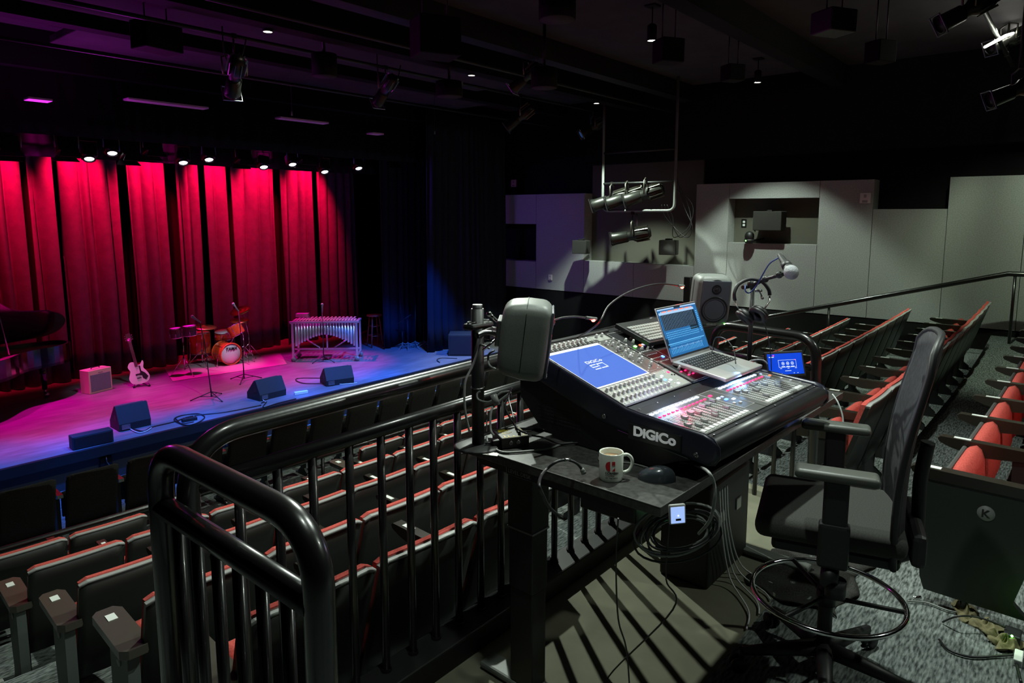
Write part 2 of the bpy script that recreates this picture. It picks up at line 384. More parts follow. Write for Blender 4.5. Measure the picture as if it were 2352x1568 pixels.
curtain('stage_curtain', 9.36, 11.75, 11.5, -1.185, 3.7, .10, 11, 'leg_cloth', 'dark side curtain with a blue and violet lit fold, behind the row of black stands')
curtain('stage_curtain', 9.72, 12.15, 10.42, -1.185, 3.9, .10, 12, 'leg_cloth', 'black side curtain nearest the audience at the right edge of the stage')
curtain('stage_curtain', -1.0, 12.1, 12.35, 2.58, 4.7, .05, 21, 'black', 'black valance curtain hanging above the stage behind the row of stage lights', step=.03)
curtain('stage_curtain', -1.0, 12.1, 10.95, 2.78, 4.6, .05, 22, 'black', 'black valance curtain hanging over the front part of the stage', step=.04)

# ------------------------------------------------------------------ railings
def railing(name, label, loc=(0, 0, 0)): return thing(name, label, 'railing', loc)
# front railing of the mixing platform
t = railing('safety_railing', 'black pipe railing along the front edge of the mixing platform, on a curb', (2.4, 1.9, 0))
Q = V((2.4, 1.9, 0)); zt = 1.093; y = 1.9
def loc_(pts): return [V(p)-Q for p in pts]
MB().tube(loc_(rounded([(.835, y, 0), (.835, y, zt-.01), (3.74, y, zt), (3.74, y, 0)], .17, 10)), .0315, 16).build('top_rail', 'rail_paint', t)
MB().tube(loc_([(.85, y, .945), (3.72, y, .945)]), .027, 14).build('mid_rail', 'rail_paint', t)
for i, x in enumerate([.985, 1.115, 1.243, 1.39, 1.53, 1.665, 1.79, 1.925, 2.06, 2.195, 2.33, 2.465, 2.6, 2.74, 2.87, 3.0, 3.14, 3.27, 3.4, 3.54, 3.64]):
    b = MB().cyl(V((x, y, 0))-Q, V((x, y, .95))-Q, .0155, n=10); b.cyl(V((x, y, -.001))-Q, V((x, y, .012))-Q, .021, n=10); b.build('bar', 'rail_paint', t)
# side railing, nearest the camera
X0 = .775; t = railing('safety_railing', 'thick black pipe railing nearest the camera, with a rounded end and a flat middle rail', (X0, 1.5, 0)); Q = V((X0, 1.5, 0))
MB().tube(loc_(rounded([(X0, 1.93, -.1), (X0, 1.935, 1.075), (X0-.008, 1.165, 1.075), (X0-.008, 1.175, -.1)], .15, 12)), .0335, 20).build('top_rail', 'rail_paint', t)
MB().tube(loc_([(X0, 1.93, .905), (X0-.012, 1.175, .905)]), .031, 14).build('mid_rail', 'rail_paint', t)
for i in range(6):
    yy = 1.835-i*.108; MB().cyl(V((X0-.001*i, yy, -.1))-Q, V((X0-.001*i, yy, .905))-Q, .0155, n=10).build('bar', 'rail_paint', t)
# railing at the right end of the platform
X1 = 4.3; t = railing('safety_railing', 'short black pipe railing with a bent end behind the tablet, right of the desk', (X1, 1.5, -.1)); Q = V((X1, 1.5, -.1))
MB().tube(loc_(rounded([(X1+.05, 1.86, -.1), (X1+.05, 1.86, .985), (X1-.08, 1.17, .985), (X1-.08, 1.15, -.1)], .14, 8)), .030, 14).build('top_rail', 'rail_paint', t)
MB().tube(loc_([(X1+.04, 1.84, .80), (X1-.07, 1.18, .80)]), .023, 12).build('mid_rail', 'rail_paint', t)
for i in range(5): MB().cyl(V((X1+.03-i*.022, 1.76-i*.12, -.1))-Q, V((X1+.03-i*.022, 1.76-i*.12, .80))-Q, .0145, n=8).build('bar', 'rail_paint', t)
# cross-aisle handrail in front of the first fixed row
t = railing('handrail', 'low black handrail running across in front of the first red seat row', (4, 6.28, -1.65)); Q = V((4, 6.28, -1.65))
def hy(x): return 6.28+crv(x)*1.0
MB().tube([V((x, hy(x), -.885))-Q for x in [-1+i*.6 for i in range(21)]], .027, 12).build('top_rail', 'rail_paint', t)
MB().tube([V((x, hy(x), -1.22))-Q for x in [-1+i*.6 for i in range(21)]], .018, 10).build('mid_rail', 'rail_paint', t)
for i in range(13):
    x = -.6+i*.95; MB().cyl(V((x, hy(x), -1.655))-Q, V((x, hy(x), -.885))-Q, .02, n=8).build('post', 'rail_paint', t)
# wall side handrail on the right
t = railing('handrail', 'black handrail climbing the side aisle along the grey wall at right', (11.75, 1, -.1)); Q = V((11.75, 1, -.1))
MB().tube(loc_([(11.75, -2.5, .885), (11.75, .78, .885), (11.75, 4.64, -.2), (11.75, 7.4, -.97)]), .036, 12).build('top_rail', 'rail_paint', t)
def rz_(y): return .885 if y < .78 else .885-(y-.78)*.281
for y, fz in ((-1.2, -.1), (.7, -.1), (3.1, -.77), (5.3, -1.28), (7.2, -1.65)):
    MB().cyl(V((11.75, y, fz))-Q, V((11.75, y, rz_(y)))-Q, .02, n=8).build('post', 'rail_paint', t)

# ------------------------------------------------------------------ auditorium seats
SW = .55
def seat_parts(t, kind='red', up=False):
    w2 = .266 if kind == 'red' else .228
    def back(u, v, dy=0, top=.862, side=w2, z0=.24, rr=.016):
        x = -side+2*side*u; e = max(0, abs(x)-(side-rr)); zt = top-(rr-math.sqrt(max(0, rr*rr-e*e)))
        z = z0+(zt-z0)*v; return (x, .20*(1-(z-.2)/.66)+dy+.012*(x/side)**2, z)
    MB().slab(lambda u, v: back(u, v), 14, 4, (0, .024, .002)).build('back_shell', 'seat_shell' if kind == 'red' else 'chair_fabric', t)
    if kind == 'red':
        c = MB().slab(lambda u, v: back(u, v, .026, .873, w2-.004, .34, .02), 14, 6, (0, .030, -.003)); c.build('back_cushion', 'seat_red', t)
        MB().slab(lambda u, v: (back(u, v)[0], back(u, 1)[1]-.0015, back(u, 1)[2]-.010+.0125*v), 14, 1, (0, .0265, .0)).build('back_edge_highlight', 'plate_grey', t)  # pale strip paints the light caught along the shell's top edge
    else:
        MB().slab(lambda u, v: back(u, v, .026, .84, w2-.01, .34, .05), 10, 4, (0, .05, 0)).build('back_cushion', 'chair_fabric', t)
        MB().slab(lambda u, v: (-.21+.42*u, .12+.02*math.sin(PI*u)+.05*(1-v), .17+.12*v), 8, 2, (0, .02, 0)).build('skirt', 'seat_grey', t)
    # folded seat
    cu = 'seat_red' if kind == 'red' else 'chair_fabric'; pw = w2-.03
    s = MB(); poly = [(y-.06, z+(.0 if up else -.0)) for y, z in [(.335, .39), (.345, .56), (.36, .60), (.385, .615), (.415, .605), (.43, .56), (.42, .39), (.37, .345)]] if not up else [(.41, .40), (.425, .58), (.445, .632), (.47, .65), (.50, .638), (.515, .59), (.50, .40), (.45, .345)]
    n = 6; P = [(y, z) for y, z in poly]
    def ring(k): e = abs(k)*2; sh = (1-max(0, e-.8)*1.2); return sh
    vs = []; nx = 8; fs = []
    for i in range(nx+1):
        x = -pw+2*pw*i/nx; e = abs(i/nx-.5)*2; sh = 1-.10*max(0, e-.7)/.3
        for y, z in P: cy_ = .45 if up else .32; vs.append((x, cy_+(y-cy_)*sh, .5+(z-.5)*(1-.05*max(0, e-.7)/.3)))
    L = len(P)
    for i in range(nx):
        for k in range(L): fs.append((i*L+k, i*L+(k+1) % L, (i+1)*L+(k+1) % L, (i+1)*L+k))
    fs += [list(range(L))[::-1], [nx*L+k for k in range(L)]]
    MB().add(vs, fs, True).build('seat_cushion', cu, t)
    ya_ = .507 if up else .362; MB().rbox(-pw-.008, pw+.008, ya_, ya_+.023, .33, .63 if up else .59, .012).build('seat_underside', 'seat_grey', t)
def standard(t, sx, kind='red'):
    x = sx*SW/2
    m = MB().prism([(.16, .0), (.36, .0), (.36, .05), (.30, .10), (.32, .60), (.20, .60), (.22, .10), (.16, .05)], 0, x-.017, x+.017); m.build('leg', 'frame_black', t)
    MB().tube([(x, .12, .015), (x, .2, .03), (x, .38, .02), (x, .43, .012)], .012, 8).build('foot', 'steel', t)
def armrest(t, sx, wide=.055, plate=True, m='arm_dark'):
    x = sx*SW/2+.006
    a = MB().prism([(.13, .615), (.16, .605), (.46, .575), (.58, .60), (.635, .622), (.645, .64), (.63, .652), (.13, .648)], 0, x-wide/2, x+wide/2)
    ar = a.build('armrest', m, t)
    if plate: MB().box(x-wide*.22, x+wide*.26, .50, .575, .6505, .6535).build('number_plate', 'plate_white', ar)
    return ar
P0 = thing('auditorium_seat', 'x', 'seat', (0, 0, 0)); seat_parts(P0); standard(P0, -1); armrest(P0, -1)
PU = thing('auditorium_seat', 'x', 'seat', (0, 0, 0)); seat_parts(PU, up=True); standard(PU, -1); armrest(PU, -1)
PF = thing('auditorium_seat', 'x', 'seat', (0, 0, 0)); seat_parts(PF, 'dark'); standard(PF, -1); armrest(PF, -1, .05, False, 'steel')
PE = thing('auditorium_seat', 'x', 'seat', (0, 0, 0)); seat_parts(PE); standard(PE, -1)
x = -SW/2
MB().prism([(.10, .6), (.34, .6), (.35, .3), (.33, .12), (.36, .02), (.18, .02), (.12, .12)], 0, x-.055, x-.005).build('end_panel', 'pillar', PE)
ar = MB().prism([(x-.085, .10), (x-.055, .07), (x+.02, .07), (x+.04, .11), (x+.04, .46), (x+.01, .50), (x-.06, .50), (x-.085, .47)], 2, .60, .64).build('armrest', 'arm_top', PE)
MB().box(x-.045, x-.005, .37, .43, .6405, .643).build('number_plate', 'plate_white', ar)
MB().lathe([(.0001, 0), (.028, 0), (.028, .004), (.0001, .004)], 16, M.Translation((x-.055, .22, .53)) @ M.Rotation(-PI/2, 4, 'Y')).build('row_plate', 'plate_grey', PE)
used = {}
ORD = ['first', 'second', 'third', 'fourth', 'fifth', 'sixth', 'seventh', 'eighth', 'ninth', 'tenth', 'eleventh', 'twelfth', 'thirteenth', 'fourteenth', 'fifteenth', 'sixteenth', 'seventeenth', 'eighteenth', 'nineteenth', 'twentieth']
def place(proto, x, y, z, rz, label, group):
    o = copy_tree(proto)
    o.location = (x, y, z); o.rotation_euler = (0, 0, rz); o['label'] = label; o['group'] = group; return o
def rowseats(k, xs, desc, group, end=True):
    y0, fz = ROWS[k]
    for i, x in enumerate(xs):
        sl = -.061+.0086*(x-1.5); pr = PE if (end and i == 0) else P0
        lab = 'red seat, %s from the left in %s' % (ORD[i], desc)
        place(pr, x, y0+crv(x), fz, math.atan(sl), lab, group)
def seq(a, b): n = int((b-a)/SW)+1; return [a+SW/2+i*SW for i in range(n)]
rowseats('E', seq(1.02, 1.6), 'the pair beside the cross-aisle handrail', 'seats in the frontmost red row, left pair')
rowseats('E', seq(4.15, 11.0), 'the frontmost red row, right of its gap', 'seats in the frontmost red row')
rowseats('F', seq(1.09, 11.1), 'the second red row from the stage', 'seats in the second red row')
rowseats('G', seq(1.09, 11.1), 'the third red row from the stage', 'seats in the third red row')
rowseats('H', seq(1.07, 11.1), 'the fourth red row from the stage', 'seats in the fourth red row')
rowseats('I', seq(1.04, 2.6), 'the row directly below the platform railing', 'seats in the row below the railing')
rowseats('I', seq(4.55, 11.1), 'the fifth red row, right of the desk', 'seats in the row right of the desk', False)
rowseats('J', seq(4.62, 11.1), 'the sixth red row, behind the mesh chair', 'seats in the row behind the mesh chair', False)
# rear right row with the lettered end panel
PK = thing('auditorium_seat', 'x', 'seat', (0, 0, 0)); seat_parts(PK, up=True); x = -SW/2
ep = MB().prism([(.10, .61), (.60, .61), (.595, .3), (.58, .12), (.56, .06), (.16, .06), (.22, .12)], 0, x-.035, x+.0).build('end_panel', 'seat_side', PK)
ar = MB().prism([(.06, .615), (.09, .605), (.60, .60), (.64, .622), (.65, .64), (.635, .652), (.06, .648)], 0, x-.045, x+.02).build('armrest', 'arm_dark', PK)
MB().box(x-.03, x+.005, .53, .61, .6505, .6535).build('number_plate', 'plate_white', ar)
d = MB().lathe([(.0001, 0), (.034, 0), (.034, .004), (.0001, .004)], 24, M.Translation((x-.034, .345, .50)) @ M.Rotation(-PI/2, 4, 'Y')).build('row_plate', 'plate_grey', PK)
text('letter', 'K', .05, frame((x-.0395, .363, .482), (0, -1, 0), (0, 0, 1)), 'text_black', ep, .0005, .001)
for yy in (.1, .4): MB().cyl((x-.017, yy, 0), (x-.017, yy, .07), .018, n=10).build('leg', 'frame_black', PK)
KX = seq(3.585, 11.2)
for i, x in enumerate(KX):
    place(PK if i == 0 else PU, x, ROWS['K'][0]+crv(x), -.1, math.atan(-.061+.0086*(x-1.5)),
          'red auditorium seat with the big black end panel lettered K' if i == 0 else 'red seat, %s past the lettered end panel in the rear row' % ORD[i-1], 'seats in the rear right row')
# dark chairs along the stage front
for i in range(15):
    x = 1.22+i*SW; o = place(PF, x, 7.33+crv(x)*.3, -1.65, -.02, 'dark audience chair, %s from the left in the row nearest the stage' % ORD[i], 'dark chairs nearest the stage')
def kill(o):
    for c in list(o.children_recursive): bpy.data.objects.remove(c, do_unlink=True)
    bpy.data.objects.remove(o, do_unlink=True)
for p in (P0, PU, PF, PE, PK): kill(p)

# ================================================================== DESK
DZ = .84
DO = V((1.793, .915, DZ)); du = V((1, -.033, 0)).normalized(); dv = V((-.025, 1, 0)).normalized()
DX = M.Translation(DO) @ M((du, du.cross(V((0, 0, 1)))*-1, V((0, 0, 1)))).transposed().to_4x4()
desk = thing('standing_desk', 'black height-adjustable desk with column legs carrying the mixing console', 'desk', (DO.x, DO.y, -.1), math.atan2(du.y, du.x))
DH = DZ+.1
a = MB(); a.rbox(0, 1.79, 0, .885, DH-.032, DH, .003); a.build('desk_top', 'desk', desk)
a = MB(); a.tube([(.0015, .0015, DH-.0005), (.0015, .8835, DH-.0005)], .0022, 6); a.tube([(.0015, .0015, DH-.0005), (1.788, .0015, DH-.0005)], .0022, 6); a.build('edge_trim', 'desk_edge', desk)
def colm(x, y):
    b = MB(); b.rbox(x-.04, x+.04, y-.055, y+.055, .035, .42, .004); b.build('leg', 'frame_black', desk)
    b = MB(); b.rbox(x-.044, x+.044, y-.058, y+.058, .42, .66, .004); b.rbox(x-.048, x+.048, y-.061, y+.061, .66, DH-.06, .004); b.build('leg_sleeve', 'frame_black', desk)
    b = MB(); b.rbox(x-.044, x+.044, y-.52, y+.22, .006, .035, .01); b.cyl((x, y-.49, -.001), (x, y-.49, .012), .02); b.cyl((x, y+.19, -.001), (x, y+.19, .012), .02); b.build('foot', 'spk_grey', desk)
    b = MB(); b.prism([(y-.50, DH-.033), (y+.24, DH-.033), (y+.2, DH-.075), (y-.45, DH-.075)], 0, x-.05, x+.05); b.build('arm_bracket', 'frame_black', desk)
    b = MB(); b.box(x-.049, x+.049, y-.0625, y+.0625, .655, .662); b.build('sleeve_edge', 'steel', desk)
colm(.09, .60); colm(1.69, .60)
a = MB(); a.rbox(0.1, 1.68, .58, .62, DH-.10, DH-.05, .005); a.build('crossbar', 'frame_black', desk)
b = MB(); b.box(.036, .0385, .50, .66, DH-.075, DH-.045); pl_ = b.build('name_plate', 'frame_black', desk)
text('lettering', 'LEVEL DESK', .021, frame((.0355, .652, DH-.068), (0, -1, 0), (0, 0, 1)), 'plate_grey', pl_, .0004)
b = MB()
for (y0, y1, z0, z1) in ((.50, .66, DH-.0755, DH-.0745), (.50, .5012, DH-.0755, DH-.045), (.6588, .66, DH-.0755, DH-.045)): b.box(.0345, .0362, y0, y1, z0, z1)
b.build('plate_border', 'plate_grey', pl_)

# ================================================================== MIXING CONSOLE
CO = V((2.057, .894, DZ)); cu_ = V((.9975, -.07, 0)).normalized()
con = thing('mixing_console', 'large black digital mixing console with lit buttons, faders and a blue screen', 'mixing console', CO, math.atan2(cu_.y, cu_.x))
W = .925
CM = M.Translation(CO) @ M.Rotation(math.atan2(cu_.y, cu_.x), 4, 'Z')
fz = lambda v: .16+.079*v
sz = lambda v: .185+.333*(v-.30)
# body under the panels
prof = [(-.01, .085), (-.03, .10), (-.02, .150), (-.01, .158), (0, fz(0)-.002), (.24, fz(.24)-.002), (.30, .180), (.80, sz(.80)-.003), (.835, .335), (.83, .14), (.72, .03), (.60, .004), (.20, .004), (.10, .05)]
MB().prism(prof, 0, -.001, W+.001).build('body', 'console_black', con)
# side cheeks
ck = [(-.040, .072), (-.058, .10), (-.055, .135), (-.034, .160), (.0, .172), (.24, .190), (.30, .198), (.805, sz(.805)+.012), (.84, .35), (.845, .30), (.78, .245), (.43, .128), (.38, .118), (-.015, .066)]
def cheek(x0, x1):
    bm = bmesh.new(); vs = [bm.verts.new((x0, y, z)) for y, z in ck]; f = bm.faces.new(vs)
    r = bmesh.ops.extrude_face_region(bm, geom=[f]); bmesh.ops.translate(bm, verts=[v for v in r['geom'] if isinstance(v, bmesh.types.BMVert)], vec=(x1-x0, 0, 0))
    bmesh.ops.recalc_face_normals(bm, faces=bm.faces)
    ed = [e for e in bm.edges if abs(e.verts[0].co.x-e.verts[1].co.x) < 1e-6]
    bmesh.ops.bevel(bm, geom=ed, offset=.014, segments=4, profile=.5, affect='EDGES'); bm.verts.index_update()
    mb = MB(); mb.add([v.co[:] for v in bm.verts], [[v.index for v in f.verts] for f in bm.faces], True); bm.free(); return mb
cl = cheek(-.024, -.001).build('side_cheek', 'navy', con)
cheek(W+.001, W+.034).build('side_cheek', 'navy', con)
# front bumper
def bump(u, v):
    a = -.35+v*2.6; return (-.002+u*(W+.004), -.030-.036*math.cos(a-.6), .108+.045*math.sin(a-.6)*1.0)
MB().tube([(-.02, -.020, .120), (W+.02, -.020, .120)], .036, 20).build('front_bumper', 'console_black', con)
MB().rbox(-.015, W+.015, -.045, .02, .078, .125, .012, 3).build('bumper_lip', 'console_black', con)
MB().rbox(-.0295, -.023, .075, .285, .092, .150, .006).build('badge_plate', 'console_black', con)
lg = text('logo_lettering', 'DiGiCo', .046, CM.inverted() @ CM @ frame((-.0305, .262, .112), (0, -1, 0), (0, 0, 1)), 'white_paint_glow', con, .0012, .0018, 0, 'LEFT', 1.15)
for v_, z_ in ((.392, .150), (.02, .098)):
    MB().lathe([(.0001, 0), (.009, 0), (.009, .004), (.0045, .004), (.0045, .001), (.0001, .001)], 12, M.Translation((-.024, v_, z_)) @ M.Rotation(-PI/2, 4, 'Y')).build('screw', 'steel', cl)
MB().tube([(-.026, .33, .113), (-.026, .05, .078)], .0012, 6).build('cheek_line', 'steel', cl)
# vents on left side of body
vb = MB()
for i in range(5):
    for j in range(10): vb.rbox(-.0022, -.001, .52+j*.022, .535+j*.022, .06+i*.014, .067+i*.014, .0004, 1)
vb.build('side_vent', 'frame_black', con)
# ---- panels
def FX(u, v, z=0): return V((u, v, fz(v)+z))
def SX(u, v, z=0): return V((u, v, sz(v)+z))
FN = V((0, -.079, 1)).normalized(); SN = V((0, -.333, 1)).normalized()
FMx = frame((0, 0, fz(0)), (1, 0, 0), (0, 1, .079)); SMx = frame((0, .30, .185), (1, 0, 0), (0, 1, .333))
ks = math.sqrt(1+.333**2)
def panel(Xm, x0, x1, y0, y1, m, name, parent, z0=-.001, z1=.002): a = MB(); a.X = Xm; a.rbox(x0, x1, y0, y1, z0, z1, .0008, 1); return a.build(name, m, parent)
def sy(v): return (v-.30)*ks
fpl = panel(FMx, .002, .468, .006, .243, 'console_face', 'fader_panel', con)
fpr = panel(FMx, .474, W-.002, .006, .243, 'console_face', 'fader_panel', con)
lp = panel(SMx, .0, .478, sy(.322), sy(.80), 'console_face', 'screen_panel', con)
rp = panel(SMx, .486, W-.002, sy(.322), sy(.80), 'console_black', 'channel_panel', con)
# lower knob field, light grey
panel(SMx, .012, .352, sy(.330), sy(.443), 'console_light', 'knob_field', lp, .001, .0028)
panel(SMx, .356, .472, sy(.330), sy(.443), 'console_light', 'button_field', lp, .001, .0028)
panel(SMx, .006, .47, sy(.722), sy(.765), 'console_light', 'knob_strip', lp, .001, .0028)
# screen
panel(SMx, .0, .356, sy(.447), sy(.713), 'screen_white', 'screen_bezel', lp, .001, .004)
scr = panel(SMx, .0065, .349, sy(.4515), sy(.706), 'screen_blue', 'screen', lp, .003, .0046)
panel(SMx, .007, .3485, sy(.696), sy(.705), 'screen_pale', 'menu_bar', scr, .004, .0049)
# logo on the screen (seen upright by the operator)
def stx(nm, b, s_, u, v, sx=1, bold=0): return text(nm, b, s_, SMx @ M.Translation((u, sy(v), .0049)), 'screen_white', scr, .0002, bold, 0, 'LEFT', sx)
b = MB(); b.X = SMx
def sl(u0, u1, v0, v1): b.box(u0, u1, sy(v0), sy(v1), .0045, .0051)
for q in (.547, .562, .577): sl(.13, .166, q, q+.005)
sl(.13, .134, .562, .582)
sl(.172, .214, .547, .552); sl(.172, .214, .577, .582); sl(.172, .176, .562, .582); sl(.210, .214, .547, .582)
b.build('screen_mark', 'screen_pale', scr)
stx('screen_text', 'DiGiCo', .026, .13, .592, 1.25)
# meter line right of screen + white outlines
b = MB()
def line(Xm, pts, w_=.0006, z=.0032):
    for p, q in zip(pts, pts[1:]): b.tube([Xm @ V((p[0], p[1], z)), Xm @ V((q[0], q[1], z))], w_, 4, False)
def rect(Xm, x0, x1, y0, y1): line(Xm, [(x0, y0), (x1, y0), (x1, y1), (x0, y1), (x0, y0)])
rect(SMx, .362, .474, sy(.455), sy(.765)); rect(SMx, .362, .474, sy(.60), sy(.765)); rect(SMx, .01, .474, sy(.327), sy(.445)); rect(SMx, .49, .60, sy(.5), sy(.76)); rect(SMx, .49, W-.01, sy(.33), sy(.5))
for i in range(12): line(SMx, [(.035+i*.0305, sy(.716)), (.035+i*.0305, sy(.742))])
b.build('panel_lines', 'white_line', lp)
# knobs
def knob(Xm, u, v, parent, r=.0062, h=.017, name='knob', n=12):
    a = MB(); a.X = Xm @ M.Translation((u, v, 0)); a.lathe([(r*1.25, .002), (r*1.2, .005), (r, .006), (r*.86, h), (.0001, h)], n); a.cur = 1; a.lathe([(r*.72, h), (r*.66, h+.0018), (.0001, h+.0018)], n)
    return a.build(name, ['knob_grey', 'knob_cap'], parent)
for r_, v in enumerate((.420, .386, .351)):
    for i in range(12): knob(SMx, .024+i*.0288, sy(v), lp)
for i in range(10): knob(SMx, .078+(i-1)*.0295+.0, sy(.745), lp)
knob(SMx, .40, sy(.752), lp); knob(SMx, .440, sy(.752), lp)
for u, v in ((.385, .69), (.410, .672), (.452, .70), (.455, .672), (.395, .635), (.425, .64), (.46, .638), (.40, .60), (.43, .606), (.385, .565), (.405, .575), (.45, .56), (.40, .53), (.43, .536), (.455, .505), (.43, .49)): knob(SMx, u, sy(v), lp, .0058, .018)
for u, v in ((.52, .68), (.55, .66), (.58, .69), (.53, .60), (.56, .59)): knob(SMx, u, sy(v), rp, .006, .016)
# small buttons
def btn(Xm, u, v, m, parent, w_=.009, h_=.007, name='button', t=.0055):
    a = MB(); a.X = Xm; a.rbox(u-w_/2, u+w_/2, v-h_/2, v+h_/2, .001, t, .0012, 1); return a.build(name, m, parent)
for v in (.403, .335):
    for i in range(12): btn(SMx, .024+i*.0288, sy(v), 'white_line' if v < .37 else 'led_white' if i > 7 else 'white_line', lp, .007, .006)
for i, (u, v, m) in enumerate([(.37, .43, 'white_line'), (.39, .41, 'led_white'), (.375, .385, 'led_blue'), (.40, .375, 'led_white'), (.41, .345, 'led_white'), (.43, .425, 'white_line'), (.455, .42, 'led_red'), (.45, .40, 'console_black'), (.462, .395, 'console_black'), (.44, .435, 'white_line'), (.39, .35, 'white_line'), (.43, .36, 'white_line')]): btn(SMx, u, sy(v), m, lp, .013 if 'led' in m else .008, .01 if 'led' in m else .006)
b = MB(); b.X = SMx
for i in range(26): u = .366+(i % 5)*.024+(i//5 % 2)*.008; v = .46+(i//5)*.055+(i % 3)*.012; b.rbox(u, u+.007, sy(v), sy(v)+.005, .001, .005, .001, 1)
b.build('small_buttons', 'white_line', lp, kind='stuff')
b = MB(); b.X = SMx
for i in range(12): b.rbox(.022+i*.0305, .047+i*.0305, sy(.719), sy(.738), .001, .0035, .001, 1)
b.build('label_windows', 'console_black', lp)
for u, m in ((.545, 'led_green'), (.585, 'led_orange'), (.605, 'screen_white'), (.622, 'led_violet')): btn(SMx, u-.02, sy(.63), m, rp, .014, .012)
btn(SMx, .575, sy(.52), 'led_blue', rp, .014, .014)
b = MB(); b.X = SMx
for i in range(28): u = .50+(i % 7)*.012; v = .49+(i//7)*.03; b.rbox(u, u+.006, sy(v), sy(v)+.005, .001, .005, .001, 1)
b.build('small_buttons', 'white_line', rp, kind='stuff')
for i in range(5):
    for j in range(2): btn(SMx, .525+i*.034+j*.012, sy(.40-j*.03), 'led_red', rp, .012, .006)
for i in range(4): knob(SMx, .54+i*.035, sy(.42), rp, .0058, .016); knob(SMx, .55+i*.035, sy(.375), rp, .0058, .016)
MB_ = MB(); MB_.X = SMx; MB_.rbox(.484, .498, sy(.325), sy(.49), .001, .01, .002, 1); MB_.build('rib', 'console_face', rp)
# faders: two banks of 12 plus masters
def bank(u0, n, par):
    for i in range(n):
        u = u0+i*.0287
        if i < 12:
            btn(FMx, u, .224, 'led_white', par, .0185, .012, 'key')
            btn(FMx, u+.003, .192, 'led_red', par, .014, .007, 'mute_button')
    sb = MB(); sb.X = FMx
    for i in range(n): u = u0+i*.0287+.004; sb.box(u-.0012, u+.0012, .045, .165, .0018, .0026)
    sb.build('fader_slots', 'black', par)
    sc_ = MB(); sc_.X = FMx
    for i in range(n):
        u = u0+i*.0287+.004
        for k in range(15):
            for sg in (-1, 1): sc_.box(u+sg*.0055-.0028, u+sg*.0055+.0028, .05+k*.0078, .0514+k*.0078, .0018, .0025)
        sc_.rbox(u-.0105, u+.0105, .018, .036, .0018, .006, .003, 1)
    sc_.build('fader_scale', 'white_line', par)
    ln = MB()
    for i in range(n):
        u = u0+i*.0287+.004
        lp_ = rounded([(u-.0118, .10, .0022), (u-.0118, .014, .0022), (u+.0118, .014, .0022), (u+.0118, .172, .0022), (u-.0118, .172, .0022), (u-.0118, .10, .0022)], .010, 3); ln.tube([FMx @ p_ for p_ in lp_], .0007, 4, False)
    ln.build('fader_outlines', 'white_line', par)
bank(.024, 12, fpl); bank(.528, 12, fpr)
random.seed(5)
def cap(u, v, par):
    a = MB(); a.X = FMx @ M.Translation((u, v, .0)); a.prism([(-.0125, .004), (-.012, .014), (-.004, .0115), (.004, .0115), (.012, .014), (.0125, .004)], 0, -.0065, .0065); return a.build('fader', 'fader_cap', par)
for i, v in enumerate([.085, .06, .13, .07, .14, .125, .075, .09, .155, .15, .09, .16]): cap(.028+i*.0287, v, fpl)
for i, v in enumerate([.155, .135, .06, .115, .12, .155, .16, .13, .085, .10, .11, .165]): cap(.532+i*.0287, v, fpr)
for u, v, m in ((.40, .20, 'led_red'), (.40, .165, 'led_white'), (.43, .165, 'screen_pale'), (.415, .14, 'led_blue'), (.445, .125, 'led_white'), (.40, .10, 'white_line'), (.43, .09, 'white_line')): btn(FMx, u, v, m, fpl, .017 if 'led' in m else .012, .011)
for u, v, m in ((.885, .215, 'screen_pale'), (.90, .18, 'led_orange'), (.905, .13, 'white_line'), (.905, .09, 'white_line')): btn(FMx, u, v, m, fpr, .014, .009)
b = MB()
rect(FMx, .008, .372, .012, .236); rect(FMx, .378, .465, .05, .236); rect(FMx, .508, .872, .012, .236); rect(FMx, .877, .918, .05, .236)
b.build('panel_lines', 'white_line', fpl)
for u in (.03, .19, .35, .51, .67, .83, .90):
    MB().lathe([(.0001, 0), (.0042, 0), (.0035, .0025), (.0001, .0025)], 10, M.Translation((u, -.012, .160))).build('screw', 'steel', con)
for u in (.04, .16, .28, .40): MB().lathe([(.0001, 0), (.0035, 0), (.003, .0025), (.0001, .0025)], 8, M.Translation((u, .285, .1835))).build('screw', 'steel', con)
# strip glass with the red reflecting display edge
a = MB(); a.X = SMx; a.rbox(.0, .53, sy(.776), sy(.792), .0, .009, .002, 1); a.build('rear_lip', 'frame_black', con)
point('key_glow', CM @ V((.17, .228, .215)), .9, (.45, .65, 1), .05); point('key_glow', CM @ V((.70, .228, .205)), 1.5, (.25, .5, 1), .04)
point('key_glow', CM @ V((.16, .17, .20)), .5, (1, .02, .12), .03)
point('screen_glow', CM @ V((.58, .40, .235)), .06, (1, .05, .2), .03)

